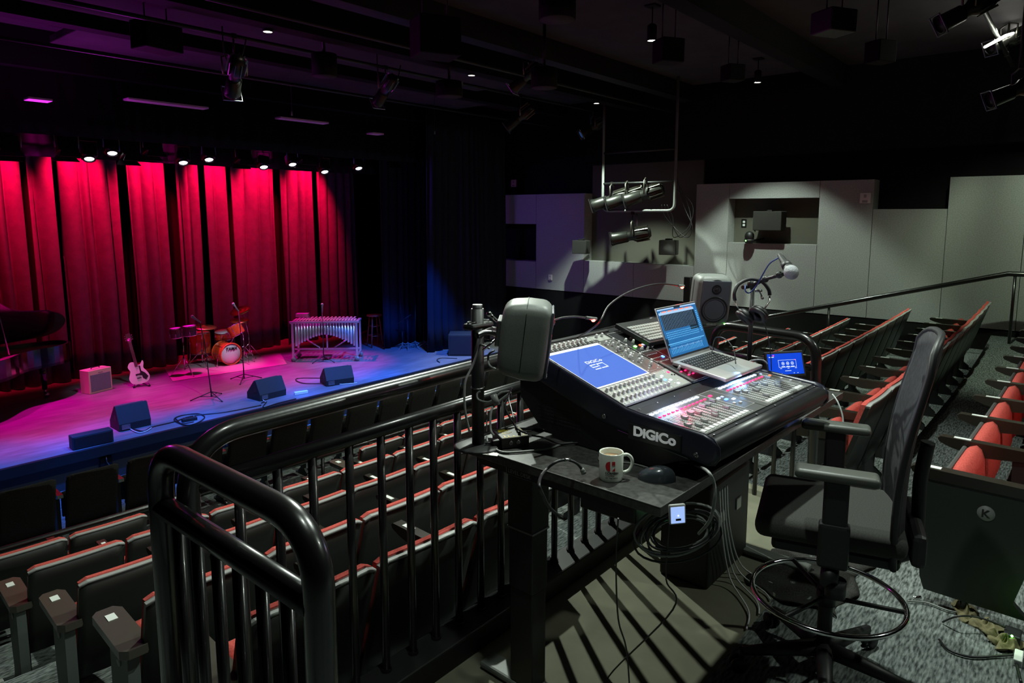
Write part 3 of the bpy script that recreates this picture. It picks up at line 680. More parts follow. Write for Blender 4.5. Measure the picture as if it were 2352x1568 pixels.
# ================================================================== THINGS ON THE DESK
def W2(t, X=None): return M.Translation(-V(t.location)) @ (X or M.Identity(4))   # only for things with no rotation
def nb(X): a = MB(); a.X = X; return a
def body(mb, wx, dy, hz, r=.04, pinch=.0, n=5):
    # rounded speaker body centred on origin, front at -y
    bm = bmesh.new(); bmesh.ops.create_cube(bm, size=1)
    for v in bm.verts: v.co = V((v.co.x*wx, v.co.y*dy, v.co.z*hz))
    bmesh.ops.bevel(bm, geom=bm.edges[:], offset=r, segments=n, profile=.5, affect='EDGES')
    bmesh.ops.subdivide_edges(bm, edges=[e for e in bm.edges if e.calc_length() > .05], cuts=3, use_grid_fill=True)
    for v in bm.verts:
        a, b, c = v.co.x/wx*2, v.co.y/dy*2, v.co.z/hz*2; k = 1+pinch*(1-c*c)
        v.co.x *= (1+pinch*.5*(1-c*c))*(1-.06*max(0, b)); v.co.z *= (1+pinch*.6*(1-a*a))*(1-.10*max(0, b)); v.co.y *= 1+pinch*.8*(1-c*c)
    bm.verts.index_update(); mb.add([v.co[:] for v in bm.verts], [[v.index for v in f.verts] for f in bm.faces], True); bm.free()
def monitor_speaker(label, base, c, face, tilt, roll, text_on=True):
    t = thing('studio_speaker', label, 'speaker', base)
    f = V(face).normalized(); x = V((0, 0, 1)).cross(-f).normalized()
    X = W2(t, frame(c, -f.cross(V((0, 0, 1))).normalized(), -f) @ M.Rotation(R(tilt), 4, 'X') @ M.Rotation(R(roll), 4, 'Y'))
    a = nb(X); body(a, .182, .165, .262, .036, .05); cab = a.build('cabinet', 'spk_grey', t)
    a = nb(X); a.tube(rounded([(-.0938, .004, -.10), (-.0938, .004, .10), (-.070, .004, .1345), (.070, .004, .1345), (.0938, .004, .10), (.0938, .004, -.10)], .03, 5), .0012, 5); a.build('seam', 'rubber', cab)
    a = nb(X); a.rbox(-.076, .076, -.0885, -.080, -.114, .114, .004, 3); a.build('front_baffle', 'spk_front', cab)
    FR_ = X @ M.Translation((0, -.0885, 0)) @ M.Rotation(PI/2, 4, 'X')
    a = nb(FR_ @ M.Translation((0, .068, -.003))); a.lathe([(.052, .001), (.045, .002), (.030, -.004), (.017, -.012), (.0001, -.013)], 28); a.build('waveguide', 'spk_front', cab)
    a = nb(FR_ @ M.Translation((0, .068, -.014))); a.lathe([(.026, .016), (.020, .017), (.0155, .012), (.008, .021), (.0001, .022)], 20); a.build('tweeter', 'cone', t)
    a = nb(FR_ @ M.Translation((0, -.042, -.002))); a.lathe([(.073, .0), (.070, .004), (.064, .004), (.060, .0), (.055, .003), (.050, .0), (.022, -.014), (.012, -.010), (.0001, -.008)], 32); a.build('woofer', 'cone', t)
    a = nb(FR_ @ M.Translation((.064, -.118, .001))); a.ball((0, 0, 0), .0035, 6); a.build('power_light', 'led_green', t)
    if text_on: text('lettering', 'GENELEC', .0125, FR_ @ M.Translation((-.034, -.126, .002)), 'plate_grey', cab, .0004, .0002)
    return t, X
lc = dep(1206, 776, 2.36); tl, XL = monitor_speaker('grey desk speaker seen from behind, on the pole at the left end of the desk', lc-V((0, 0, .14)), lc, (.60, -.80, -.05), 4, -3)
a = nb(XL); a.rbox(-.055, .055, .083, .10, -.03, .06, .004); a.tube(smooth([(0, .09, .0), (-.03, .13, .01), (-.05, .16, .0)]), .009, 8); a.build('mount', 'steel', tl)
a = nb(XL); a.cyl((-.02, .10, .05), (-.035, .13, .075), .006); a.ball((-.035, .13, .075), .010, 6); a.cyl((.01, .10, -.02), (-.01, .14, -.06), .004); a.build('mount_knob', 'chrome', tl)
rc = dep(1630, 684, 3.68); tr, XR = monitor_speaker('grey desk speaker showing its two drivers, right of the laptop screen', rc-V((0, 0, .14)), rc, (-.72, -.66, -.08), 3, 2)
# poles
pb = at(1080, 1019, 2, DZ); pb.y = min(pb.y, 1.71)
p = thing('speaker_stand', 'black round-based pole at the left rear corner of the desk, holding the rear-facing speaker', 'stand', pb)
a = MB(); a.lathe([(.0001, 0), (.092, 0), (.092, .005), (.085, .009), (.03, .012), (.0001, .012)], 32); a.build('base', 'frame_black', p)
text('lettering', 'K&M', .017, M.Translation((.012, -.07, .0092)) @ M.Rotation(R(25), 4, 'Z'), 'plate_grey', p, .0003)
a = MB(); a.cyl((0, 0, .01), (0, 0, .53), .024, n=20); a.build('pole', 'frame_black', p)
a = MB(); a.cyl((0, 0, .50), (0, 0, .545), .019, n=20); a.build('pole_cap', 'rubber', p)
a = MB(); a.rbox(-.055, .065, -.028, .028, .455, .478, .01); a.build('clamp', 'frame_black', p)
a = MB()
for i in range(3): a.tube([V((-.03+.035*i+.016*math.cos(q*PI/5), .016*math.sin(q*PI/5), .481+.001*q/10)) for q in range(11)], .0028, 6)
a.build('velcro_loops', 'cable', p)
arm_end = (XL @ V((-.05, .16, 0)))+V(tl.location)-V(p.location)
a = MB(); a.tube([V((.02, -.01, .46)), V((.06, -.02, .445)), arm_end], .011, 10); a.rbox(.03, .075, -.035, .0, .41, .455, .005); a.build('arm', 'frame_black', p)
a = MB(); a.cyl((.055, -.045, .43), (.055, -.02, .43), .011); a.build('arm_bolt', 'chrome', p)
a = MB(); a.tube([V((.0255*math.cos(q), .0255*math.sin(q), .23)) for q in [2*PI*i/16 for i in range(17)]], .0022, 5); a.cyl((.02, -.026, .06), (.02, -.026, .14), .003); a.build('cable_clip', 'chrome', p)
pr_ = V((rc.x+.07, rc.y+.06, DZ)); pr_.y = min(pr_.y, 1.74); pr_.x = min(pr_.x, 3.5)
p2 = thing('speaker_stand', 'black pole behind the right desk speaker', 'stand', pr_)
a = MB(); a.lathe([(.0001, 0), (.08, 0), (.08, .005), (.03, .011), (.0001, .011)], 28); a.build('base', 'frame_black', p2)
a = MB(); a.cyl((0, 0, .01), (0, 0, rc.z-DZ-.1), .016, n=14); a.tube([(0, 0, rc.z-DZ-.1), V((rc.x, rc.y, rc.z-.10))-pr_], .012); a.build('pole', 'frame_black', p2)
mp_ = dep(1580, 660, 3.78)
a = nb(W2(p2, M.Translation(mp_))); a.rbox(-.015, .02, -.02, .02, -.09, .06, .004); a.tube([(0, 0, -.05), rc-V((0, -.04, .03))-mp_], .01); a.build('bracket', 'frame_black', p2)

# laptop
HL = V((2.63, 1.31, 1.086)); FLp = V((2.616, 1.062, 1.051)); lw = V((.9985, -.05, 0)).normalized(); ls = (HL-FLp).normalized(); ln = lw.cross(ls)
lap = thing('laptop', 'open silver laptop with a blue audio mixer on its screen, standing on the console', 'laptop', HL)
XB = W2(lap, frame(FLp, lw, ls))
a = nb(XB); a.rbox(0, .355, 0, .248, -.007, .008, .004, 3); a.build('base', 'silver', lap)
a = nb(XB); a.rbox(.03, .325, .105, .232, .0072, .0086, .002); kb = a.build('keyboard', 'key_black', lap)
a = nb(XB)
for r_ in range(6):
    for c_ in range(14): a.rbox(.034+c_*.0208, .034+c_*.0208+.018, .109+r_*.0203, .109+r_*.0203+.0175, .0086, .0100, .001, 1)
a.build('keys', 'key_black', kb, kind='stuff')
a = nb(XB)
for r_ in range(6):
    for c_ in range(14): a.box(.041+c_*.0208, .0445+c_*.0208, .1155+r_*.0203, .1195+r_*.0203, .0099, .0102)
a.build('key_legends', 'plate_white', kb, kind='stuff')
a = nb(XB); a.rbox(.105, .25, .006, .098, .0072, .0083, .002); a.build('trackpad', 'knob_grey', lap)
ld = (ls*math.cos(R(60))+ln*math.sin(R(60))).normalized()
XLd = W2(lap, frame(HL+ls*.0+ln*.004, lw, ld))
a = nb(XLd); a.rbox(0, .355, 0, .24, -.005, .0, .003, 3); lid = a.build('lid', 'silver', lap)
a = nb(XLd); a.rbox(.003, .352, .012, .237, -.0005, .0008, .002, 1); a.build('bezel', 'key_black', lap)
# screen picture: a mixer window
sc_ = nb(XLd)
def q(u0, u1, v0, v1, m, z=.0012): sc_.cur = m; sc_.box(u0, u1, v0, v1, z-.0003, z)
q(.007, .348, .02, .232, 0)
q(.007, .348, .226, .232, 3, .0015); q(.15, .205, .225, .232, 1, .0018)
q(.02, .318, .135, .212, 1, .0014); q(.012, .318, .205, .216, 3, .0016)
for i in range(22):
    u = .026+i*.0128; q(u, u+.0006, .135, .21, 3, .0017); q(u+.002, u+.010, .2145, .2205, 4 if i % 4 else 3, .0018)
    for j in range(4): q(u+.001, u+.0075, .095+j*.009, .0985+j*.009, 2, .0016)
    q(u+.001, u+.0035, .03, .048+.012*((i*5) % 4)*.3, 2, .0016); q(u+.003, u+.007, .052, .056, 3, .0018)
    q(u, u+.009, .066, .068, 2, .0016)
q(.014, .335, .072, .0755, 2, .0018); q(.24, .315, .115, .16, 1, .0016); q(.007, .022, .06, .10, 1, .0016)
for i in range(12): q(.325, .34, .10+i*.0085, .103+i*.0085, 2, .0016)
sc_.build('screen', ['lap_screen', 'lap_screen_dark', 'lap_screen_line', 'lap_screen_pale', 'led_orange'], lap)
point('laptop_glow', HL+ld*.12+ln*.09-ls*.06, .06, (.2, .45, 1), .06)

# keyboard on the back of the console
def conpt(u, v, z): return CM @ V((u, v, z))
kc = [conpt(.615, .86, .375), conpt(.59, .55, .275), ]
XK = CM @ M.Translation((.56, .585, .292)) @ M.Rotation(math.atan(.333), 4, 'X') @ M.Rotation(R(-2), 4, 'Z')
kt = thing('keyboard', 'thick black computer keyboard with pale keys on the rear of the console', 'keyboard', XK.translation)
a = nb(W2(kt, XK)); a.rbox(0, .36, 0, .20, .004, .026, .004); a.build('case', 'frame_black', kt)
a = nb(W2(kt, XK))
for r_ in range(6):
    for c_ in range(18): a.rbox(.012+c_*.0188, .012+c_*.0188+.0155, .012+r_*.023, .012+r_*.023+.0185, .026, .034, .002, 1)
a.build('keys', 'key_grey', kt, kind='stuff')
a = nb(W2(kt, XK)); a.cyl((.05, .01, -.02), (.05, .01, .005), .004); a.cyl((.3, .01, -.02), (.3, .01, .005), .004); a.build('feet', 'chrome', kt)

# tablet
tb = dep(1808, 842, 3.2); tx = V((.70, -.71, 0)).normalized(); ty = V((-.24, -.24, -1)).normalized()*-1
TXm = frame(dep(1768, 862, 3.22), (.80, -.6, 0), (.22, .26, 1))
tbt = thing('tablet', 'small touch panel with a bright blue screen at the right end of the console', 'tablet', (tb.x, tb.y, DZ+.02))
a = nb(W2(tbt, TXm)); a.rbox(-.011, .197, -.014, .112, -.012, .0, .005); a.build('case', 'key_black', tbt)
a = nb(W2(tbt, TXm)); a.cur = 0; a.box(0, .186, 0, .100, .0002, .0008); a.cur = 1
for (u0, u1, v0, v1) in ((.055, .15, .034, .0352), (.055, .15, .068, .0692), (.055, .0562, .034, .069), (.149, .150, .034, .069), (.07, .088, .036, .039), (.095, .113, .036, .039), (.12, .138, .036, .039), (.085, .118, .016, .018), (.008, .035, .083, .086), (.06, .07, .028, .03), (.10, .11, .028, .03), (.14, .15, .028, .03), (.03, .034, .004, .007), (.13, .134, .004, .007), (.15, .154, .004, .007), (.06, .068, .004, .006)): a.box(u0, u1, v0, v1, .0008, .0011)
for u in (.079, .104, .129):
    a.tube([V((u+.007*math.cos(q_), .052+.007*math.sin(q_), .001)) for q_ in [2*PI*i/12 for i in range(13)]], .0009, 4); a.box(u-.003, u+.003, .050, .054, .0008, .0011)
a.cur = 2; a.box(.030, .036, .089, .095, .0008, .0011); a.ball((.146, .068, .0012), .002, 4)
a.build('screen', ['tab_blue', 'screen_white', 'led_red'], tbt)
a = nb(W2(tbt)); a.prism([(tb.x-.05, tb.y-.06), (tb.x+.09, tb.y-.09), (tb.x+.11, tb.y+.07), (tb.x-.02, tb.y+.08)], 2, DZ+.001, DZ+.085); a.build('stand', 'key_black', tbt)
point('tablet_glow', tb+V((-.06, -.08, .03)), .02, (.05, .15, 1), .04)

# goosenecks with red tips
def gooseneck(label, base, pts, tip, energy):
    t = thing('gooseneck_lamp', label, 'lamp', base); o = V(base)
    a = MB(); a.tube([V(p)-o for p in smooth(pts, 8)], .0036, 8); a.build('neck', 'frame_black', t)
    P = [V(p) for p in pts]; d = (P[-1]-P[-2]).normalized(); e = P[-1]-o
    a = MB(); a.tube([e-d*.01, e+d*.045], .0065, 10); a.build('lamp_head', 'spk_grey', t)
    a = MB(); a.ball(e+d*.03+V((0, 0, -.006)), .007, 6, (1.6, 1, 1)); a.build('bulb', 'led_redhot', t)
    point('lamp_glow', e+o+d*.03+V((0, 0, -.025)), energy, (1, .03, .03), .01); return t
D_ = 2.75
gooseneck('gooseneck lamp rising in a tall arc to a red tip beside the right speaker', conpt(.33, .81, .33), [conpt(.33, .81, .335), dep(1372, 745, 2.65), dep(1400, 700, 2.75), dep(1450, 668, 2.9), dep(1510, 652, 3.05), dep(1560, 656, 3.2)], None, .35)
gooseneck('short gooseneck lamp ending in a red tip just right of the left speaker', conpt(.02, .80, .34), [conpt(.02, .80, .34), dep(1262, 745, 2.5), dep(1285, 731, 2.52), dep(1320, 727, 2.56), dep(1350, 730, 2.6)], None, .3)

# microphone on its stand with headphones
sb_ = dep(1722, 800, 3.3); ms = thing('microphone_stand', 'black stand behind the laptop carrying a boom arm, a microphone and a pair of headphones', 'stand', (sb_.x, sb_.y, DZ))
top = dep(1724, 650, 3.3)
o = V(ms.location); a = MB(); a.lathe([(.0001, 0), (.07, 0), (.07, .008), (.02, .014), (.0001, .014)], 24); a.build('base', 'frame_black', ms)
a = MB(); a.cyl((0, 0, .01), V((sb_.x, sb_.y, top.z))-o, .011, n=12); a.build('pole', 'frame_black', ms)
a = MB(); a.tube([dep(1706, 660, 3.25)-o, dep(1724, 655, 3.28)-o, dep(1760, 640, 3.15)-o, dep(1798, 630, 2.95)-o], [.010, .014, .008, .008], 10); a.ball(dep(1728, 652, 3.26)-o, .024, 8); a.ball(dep(1758, 641, 3.15)-o, .016, 6); a.ball(dep(1790, 631, 2.98)-o, .016, 6); a.build('boom_arm', 'frame_black', ms)
a = MB(); a.cyl(dep(1735, 668, 3.2)-o, dep(1750, 667, 3.2)-o, .006); a.cyl(dep(1745, 668, 3.2)-o, dep(1750, 682, 3.2)-o, .004); a.ball(dep(1751, 684, 3.2)-o, .008, 6); a.build('clutch_handle', 'steel', ms)
mh = dep(1818, 626, 2.85); mt = dep(1799, 598, 2.97)
mic = thing('microphone', 'black handheld microphone with a round silver mesh head, at the end of the boom arm', 'microphone', mh)
X = frame((0, 0, 0), (mt-mh).normalized().orthogonal(), (mt-mh).normalized().cross((mt-mh).normalized().orthogonal()))
Lm = (mt-mh).length+.03
a = nb(X); a.lathe([(.0001, -.030), (.014, -.027), (.025, -.016), (.030, 0), (.030, .008), (.028, .018), (.024, .026), (.0001, .026)], 28); a.build('mesh_head', 'grille', mic)
a = nb(X); a.lathe([(.025, .024), (.0255, .034), (.020, .045), (.0165, .075), (.0135, Lm), (.0001, Lm)], 20); a.build('handle', 'frame_black', mic)
a = nb(X); a.lathe([(.0185, .055), (.023, .058), (.021, .095), (.0165, .095)], 16); a.build('clip', 'rubber', mic)
a = nb(X); a.lathe([(.0115, Lm), (.0105, Lm+.03), (.0001, Lm+.03)], 14); a.build('plug', 'steel', mic)
mc_end = mh+(mt-mh).normalized()*(Lm+.03)
cab = smooth([mc_end, dep(1788, 592, 3.0), dep(1768, 605, 3.05), dep(1752, 630, 3.1), dep(1738, 655, 3.18), dep(1722, 672, 3.2), dep(1712, 668, 3.2), dep(1712, 655, 3.22)], 6)
MB().tube(cab, .0032, 6).build('microphone_cable', 'cable_blue', label='blue cable curving from the silver-headed microphone to the stand', cat='cable')
# headphones
hc = dep(1728, 690, 3.2); hp = thing('headphones', 'black over-ear headphones with a ribbed headband hanging on the stand behind the laptop', 'headphones', hc)
o = hc; a = MB()
band = smooth([dep(1688, 690, 3.17), dep(1687, 672, 3.17), dep(1697, 652, 3.18), dep(1722, 641, 3.2), dep(1750, 647, 3.2), dep(1765, 664, 3.2), dep(1768, 678, 3.2)], 6)
a.tube([p_-o for p_ in band], .0085, 8); hb = a.build('headband', 'rubber', hp)
a = MB(); a.tube([dep(1688, 690, 3.17)-o, dep(1692, 703, 3.16)-o, dep(1700, 712, 3.15)-o], .0022, 6); a.tube([dep(1768, 680, 3.2)-o, dep(1768, 690, 3.19)-o, dep(1754, 712, 3.16)-o], .004, 6); a.build('yoke', 'steel', hp)
for (px, py, d_, nx_) in ((1712, 726, 3.14, (.5, -.5, .75)), (1743, 720, 3.10, (.75, -.25, .6))):
    c = dep(px, py, d_)-o; n_v = V(nx_).normalized(); X = frame(c, n_v.orthogonal(), n_v.cross(n_v.orthogonal()))
    a = nb(X); a.lathe([(.0001, .022), (.030, .021), (.040, .013), (.043, .004), (.043, -.004), (.036, -.006)], 26); e_ = a.build('ear_cup', 'frame_black', hp)
    a = nb(X); a.lathe([(.018, -.008), (.026, -.020), (.036, -.022), (.044, -.016), (.045, -.006), (.038, -.002)], 26); a.build('ear_pad', 'rubber', e_)
MB().tube([p_-o for p_ in smooth([dep(1755, 740, 3.12), dep(1765, 775, 3.1), dep(1770, 815, 3.12), dep(1772, 850, 3.2)], 6)], .0022, 6).build('headphone_cable', 'cable', hp)

# mug
mg = at(1424, 1105, 2, DZ); mp = thing('mug', 'white mug of milky coffee with a red logo on the near side of the desk', 'mug', (mg.x, mg.y+.035, DZ+.0005))
a = MB(); a.lathe([(.0001, 0), (.036, 0), (.0385, .002), (.0395, .008), (.0405, .092), (.0395, .0945), (.037, .093), (.0365, .088), (.036, .012), (.0001, .010)], 40); a.build('cup', 'mug', mp)
a = MB(); a.lathe([(.0001, .076), (.0363, .076)], 32); a.lathe([(.0363, .076), (.0363, .072), (.0001, .072)], 32); a.build('coffee', 'coffee', mp)
hd = V((RT.x*.97+FW.x*.1, RT.y*.97+FW.y*.1, 0)).normalized()
a = MB(); a.tube([V((0, 0, z))+hd*r_ for r_, z in smooth([(.037, .080, 0), (.055, .081, 0), (.069, .068, 0), (.071, .046, 0), (.060, .026, 0), (.036, .019, 0)], 5) for r_, z in [(r_, z)]] if 0 else [V((0, 0, p_.y))+hd*p_.x for p_ in smooth([(.037, .080, 0), (.055, .081, 0), (.069, .068, 0), (.071, .046, 0), (.060, .026, 0), (.036, .019, 0)], 5)], .0058, 10); a.build('handle', 'mug', mp)
tocam = V((-mg.x, -mg.y-.035, 0)).normalized(); sd = V((-tocam.y, tocam.x, 0))*1
ang0 = math.atan2(tocam.y, tocam.x)
def wrap(me):
    for v in me.vertices:
        an = ang0+v.co.x/.0412; rr = .0409+v.co.z; z = v.co.y; rr = .0396+.001*z/.092+.0006+v.co.z; v.co = V((rr*math.cos(an), rr*math.sin(an), z))
def flat(polys, nm, m):
    bm = bmesh.new()
    for pl in polys:
        vs = [bm.verts.new((x, y, .0)) for x, y in pl]; bm.faces.new(vs)
    bmesh.ops.subdivide_edges(bm, edges=bm.edges[:], cuts=3, use_grid_fill=True)
    bmesh.ops.triangulate(bm, faces=bm.faces[:]); me = bpy.data.meshes.new(nm); bm.to_mesh(me); bm.free(); wrap(me); me.materials.append(MT[m]); o_ = bpy.data.objects.new(nm, me); COL.objects.link(o_); o_.parent = mp; return o_
arc = [(-.003, .073)]+[(-.003-.0165*math.sin(PI*i/10), .0565+.0165*math.cos(PI*i/10)) for i in range(1, 10)]+[(-.003, .040)]
strips = []
for i in range(8):
    xa, xb = -.0195+i*.00206, -.0195+(i+1)*.00206; fa = lambda x_: math.sqrt(max(0, 1-((-.003-x_)/.0165)**2))*.0165
    strips.append([(xa, .0565-fa(xa)-1e-5), (xb, .0565-fa(xb)), (xb, .0565+fa(xb)), (xa, .0565+fa(xa)+1e-5)])
flat(strips+[[(.0025, .060), (.0135, .060), (.0135, .073), (.0025, .073)], [(.0025, .040), (.0135, .040), (.0135, .053)]], 'logo', 'logo_red')
def mtext(b_, s_, y_, bold):
    o_ = text('lettering', b_, s_, M.Translation((-.0195, y_, 0)), 'text_black', mp, .0, bold, 0, 'LEFT', 1.1)
    wrap(o_.data); return o_
mtext('CORNISH', .0094, .0295, .0005); mtext('COLLEGE', .0066, .0215, .0001); mtext('OF THE ARTS', .0066, .0135, .0001)

# mouse
mo = at(1521, 1085, 2, DZ); mz = thing('computer_mouse', 'dark glossy computer mouse on the desk beside the mug', 'mouse', (1.985, 1.03, DZ+.0005), math.atan2(RT.y, RT.x)+R(165))
def mshape(u, v):
    a = 2*PI*u; rr = math.sin(PI*.5*v); x = .062*math.cos(a)*rr; yk = .034*math.sin(a)*rr*(1-.10*math.cos(2*a)); h = .046*math.cos(PI*.5*v)**.75*(1-.25*math.cos(a)*rr)
    return (x, yk, max(0, h))
a = MB(); a.slab(lambda u, v: mshape(u, max(.001, v)), 32, 12, (0, 0, -.0006)); a.build('shell', 'mouse', mz)
a = MB(); a.cyl((.028, -.004, .026), (.028, .004, .026), .008, n=14); a.build('scroll_wheel', 'plate_grey', mz)
mq = V(mz.location)
MB().tube(smooth([at(1492, 1075, 2, DZ+.012), at(1470, 1068, 2, DZ+.006), at(1440, 1062, 2, DZ+.004), at(1385, 1060, 2, DZ+.004), at(1375, 1050, 2, DZ+.004), at(1390, 1042, 2, DZ+.004)], 6), .0022, 6).build('mouse_cable', 'cable_grey', label='thin mouse cable looping behind the mug', cat='cable')
# DI box
dp = at(1153, 1032, 2, DZ); dx = V((.87, -.5, 0)).normalized()
DXm = frame(dp, (.86, -.51, 0), (.62, .80, 0))
di = thing('preamp_box', 'small black electronics box with gold markings, among cables at the left of the desk', 'audio box', dp)
a = nb(W2(di, DXm)); a.rbox(0, .11, 0, .12, .0, .042, .003); bx_ = a.build('case', 'di_black', di)
a = nb(W2(di, DXm)); a.cur = 0
for (u0, u1, v0, v1) in ((.004, .106, .004, .006), (.104, .106, .004, .116), (.012, .05, .075, .08), (.012, .06, .085, .089), (.015, .055, .095, .099), (.015, .02, .01, .03), (.03, .034, .01, .028), (.05, .055, .01, .02), (.09, .098, .012, .03), (.02, .06, .06, .064), (.015, .05, .048, .052)): a.box(u0, u1, v0, v1, .0418, .0428)
a.build('markings', 'led_yellow', bx_)
for u in (.035, .065):
    a = nb(W2(di, DXm)); a.X = a.X @ M.Translation((u, .0, .022)) @ M.Rotation(PI/2, 4, 'X'); a.lathe([(.0035, .001), (.004, .004), (.0075, .004), (.008, .0), (.0001, .0)], 14); a.build('socket', 'steel', di)
for u, v in ((.08, .03), (.085, .06), (.09, .09), (.05, .10)):
    a = nb(W2(di, DXm)); a.cyl((u, v, .042), (u, v, .054), .006, n=10); a.build('knob', 'frame_black', di)
a = nb(W2(di, DXm)); a.rbox(-.03, .0, .02, .045, .01, .03, .003); a.tube([(-.03, .032, .02), (-.055, .034, .018)], .004); a.build('plug', 'rubber', di)
# paper label on desk
pa = [at(x, y, 2, DZ+.0015) for x, y in ((1089, 1033), (1118, 1033), (1146, 1042), (1142, 1047), (1110, 1043), (1090, 1037))]
MB().prism([(p_.x, p_.y) for p_ in pa], 2, DZ+.0004, DZ+.0016).build('tape_strip', 'paper', label='torn strip of white tape on the left edge of the desk', cat='tape')
# headset gooseneck lamp hanging over the desk edge
gl = [at(1338, 1080, 2, DZ+.035), at(1325, 1064, 2, DZ+.06), at(1302, 1056, 2, DZ+.075), at(1275, 1062, 2, DZ+.07), at(1248, 1085, 2, DZ+.05), dep(1238, 1110, 1.86), dep(1246, 1135, 1.87), dep(1262, 1165, 1.9), dep(1285, 1185, 1.95)]
g2 = thing('flexible_lamp', 'unlit black flexible lamp bending over the left edge of the desk', 'lamp', gl[0]); o = gl[0]
a = MB(); a.tube([p_-o for p_ in smooth(gl, 6)], .0048, 8); a.build('neck', 'rubber', g2)
a = MB(); a.tube([V((0, 0, 0)), (gl[0]-gl[1])*.25+V((.0, 0, -.005))], .0085, 12); a.ball((0, 0, 0), .009, 6); a.build('lamp_head', 'spk_grey', g2)
a = MB(); a.tube([gl[2]-o-V((.012, 0, 0))*0+V((-.008, .004, .001)), gl[2]-o+V((.01, -.006, 0))], .0056, 10); a.build('collar', 'steel', g2)
# cables on the desk
def cable(label, pts, r=.0035, m='cable', n=8, grp=None): MB().tube(smooth(pts, n), r, 7).build('cable', m, label=label, cat='cable', group=grp)
zz = DZ+.005
cable('black cable snaking in front of the small gold-marked box', [at(1118, 1000, 2, zz+.02), at(1122, 1018, 2, zz), at(1150, 1037, 2, zz), at(1185, 1038, 2, zz), at(1230, 1034, 2, zz), at(1262, 1030, 2, zz), at(1300, 1018, 2, zz), at(1362, 1016, 2, zz)], .0042, 'cable_grey')
cable('black cable running from the gold-marked box toward the console', [at(1222, 1000, 2, zz+.03), at(1250, 1005, 2, zz+.01), at(1285, 1018, 2, zz+.006), at(1345, 1015, 2, zz+.006)], .0036, 'cable')
cable('thick black cable lying behind the gold-marked box', [at(1180, 985, 2, zz+.03), at(1230, 985, 2, zz), at(1270, 992, 2, zz), at(1320, 1005, 2, zz)], .005, 'cable')
cable('grey cable arching from the speaker mount down to the desk', [dep(1125, 800, 2.42), dep(1105, 792, 2.42), dep(1098, 806, 2.42), dep(1085, 840, 2.42), dep(1068, 880, 2.4), dep(1068, 940, 2.4), dep(1078, 990, 2.42)], .0042, 'cable_grey')
cable('thin cable looping beside the pole under the left speaker', [dep(1135, 805, 2.4), dep(1122, 815, 2.38), dep(1124, 838, 2.36), dep(1140, 848, 2.34)], .0036, 'cable_grey')
cable('bundle cable hanging left of the console, tied with a strap', [dep(1172, 898, 2.3), dep(1150, 902, 2.3), dep(1125, 922, 2.3), dep(1100, 918, 2.32), dep(1096, 905, 2.33), dep(1103, 898, 2.33)], .0034, 'cable_grey')
cable('grey cable dropping from the tied bundle to the desk', [dep(1174, 900, 2.28), dep(1142, 925, 2.28), dep(1128, 945, 2.26), dep(1127, 985, 2.24), dep(1135, 1000, 2.22)], .0040, 'cable_grey')
cable('cable loop between the tied bundle and the gold-marked box', [dep(1174, 905, 2.26), dep(1160, 930, 2.24), dep(1172, 960, 2.22), dep(1190, 985, 2.2), dep(1210, 995, 2.18)], .0036, 'cable')
cable('thin shiny cable beside the console rear corner', [dep(1176, 890, 2.25), dep(1168, 910, 2.25), dep(1175, 940, 2.22), dep(1180, 960, 2.2)], .0025, 'steel')
cable('thick grey cable falling off the front right corner of the small desk area', [at(1560, 1062, 2, zz), at(1600, 1070, 2, zz), dep(1625, 1082, 2.02), dep(1640, 1110, 2.0), dep(1641, 1150, 2.0), dep(1630, 1195, 2.05), dep(1605, 1225, 2.2)], .0050, 'cable_grey')
cable('white cable hanging from the right end of the console past the chair arm', [dep(1912, 905, 2.95), dep(1925, 925, 2.92), dep(1936, 960, 2.9), dep(1934, 1000, 2.9), dep(1928, 1060, 2.95)], .0032, 'cable_white')
cable('white cable running from the laptop to the tablet', [dep(1712, 838, 3.0), dep(1725, 828, 3.1), dep(1750, 826, 3.15), dep(1762, 835, 3.2)], .0035, 'cable_white')
cable('black cable arching out of the laptop up past the stand', [dep(1690, 835, 2.9), dep(1684, 800, 2.95), dep(1665, 778, 3.0), dep(1645, 775, 3.1), dep(1638, 790, 3.15), dep(1640, 808, 3.2)], .0024, 'cable')
MB().tube([dep(1133, 906, 2.27), dep(1142, 930, 2.27)], .011, 8).build('cable_strap', 'cable_grey', label='grey strap tied round the cable bundle left of the console', cat='strap')
# ---- under the desk
ub = thing('power_adapter', 'black box with a green light and a blue-screened handset hung under the desk corner', 'electronics', (2.02, 1.16, .70))
a = MB(); a.rbox(-.12, .14, -.10, .12, .0, .105, .006); a.build('case', 'di_black', ub)
gp = at(1528, 1177, 2, .795)-V((2.02, 1.16, .70)); gq = at(1524, 1177, 1, 1.055)-V((2.02, 1.16, .70))
a = MB(); a.ball(gq, .0035, 6); a.build('status_light', 'led_green', ub)
point('green_glow', at(1524, 1177, 1, 1.03), .012, (.1, 1, .3), .01)
XP = frame(dep(1543, 1200, 1.93), (.75, -.6, 0), (.1, .1, 1))
ph = ub
a = nb(W2(ph, XP)); a.rbox(-.006, .045, -.008, .05, -.012, .0, .006, 3); a.build('handset', 'plate_grey', ph)
a = nb(W2(ph, XP)); a.cur = 0; a.rbox(-.002, .040, -.003, .043, -.001, .001, .0005, 1); a.cur = 1; a.box(.012, .028, .004, .010, .001, .0014); a.cur = 2; a.ball((.020, .018, .0012), .0028, 5); a.build('display', ['screen_pale', 'text_black', 'screen_white'], ph)
random.seed(3)
cc = dep(1560, 1225, 2.25)
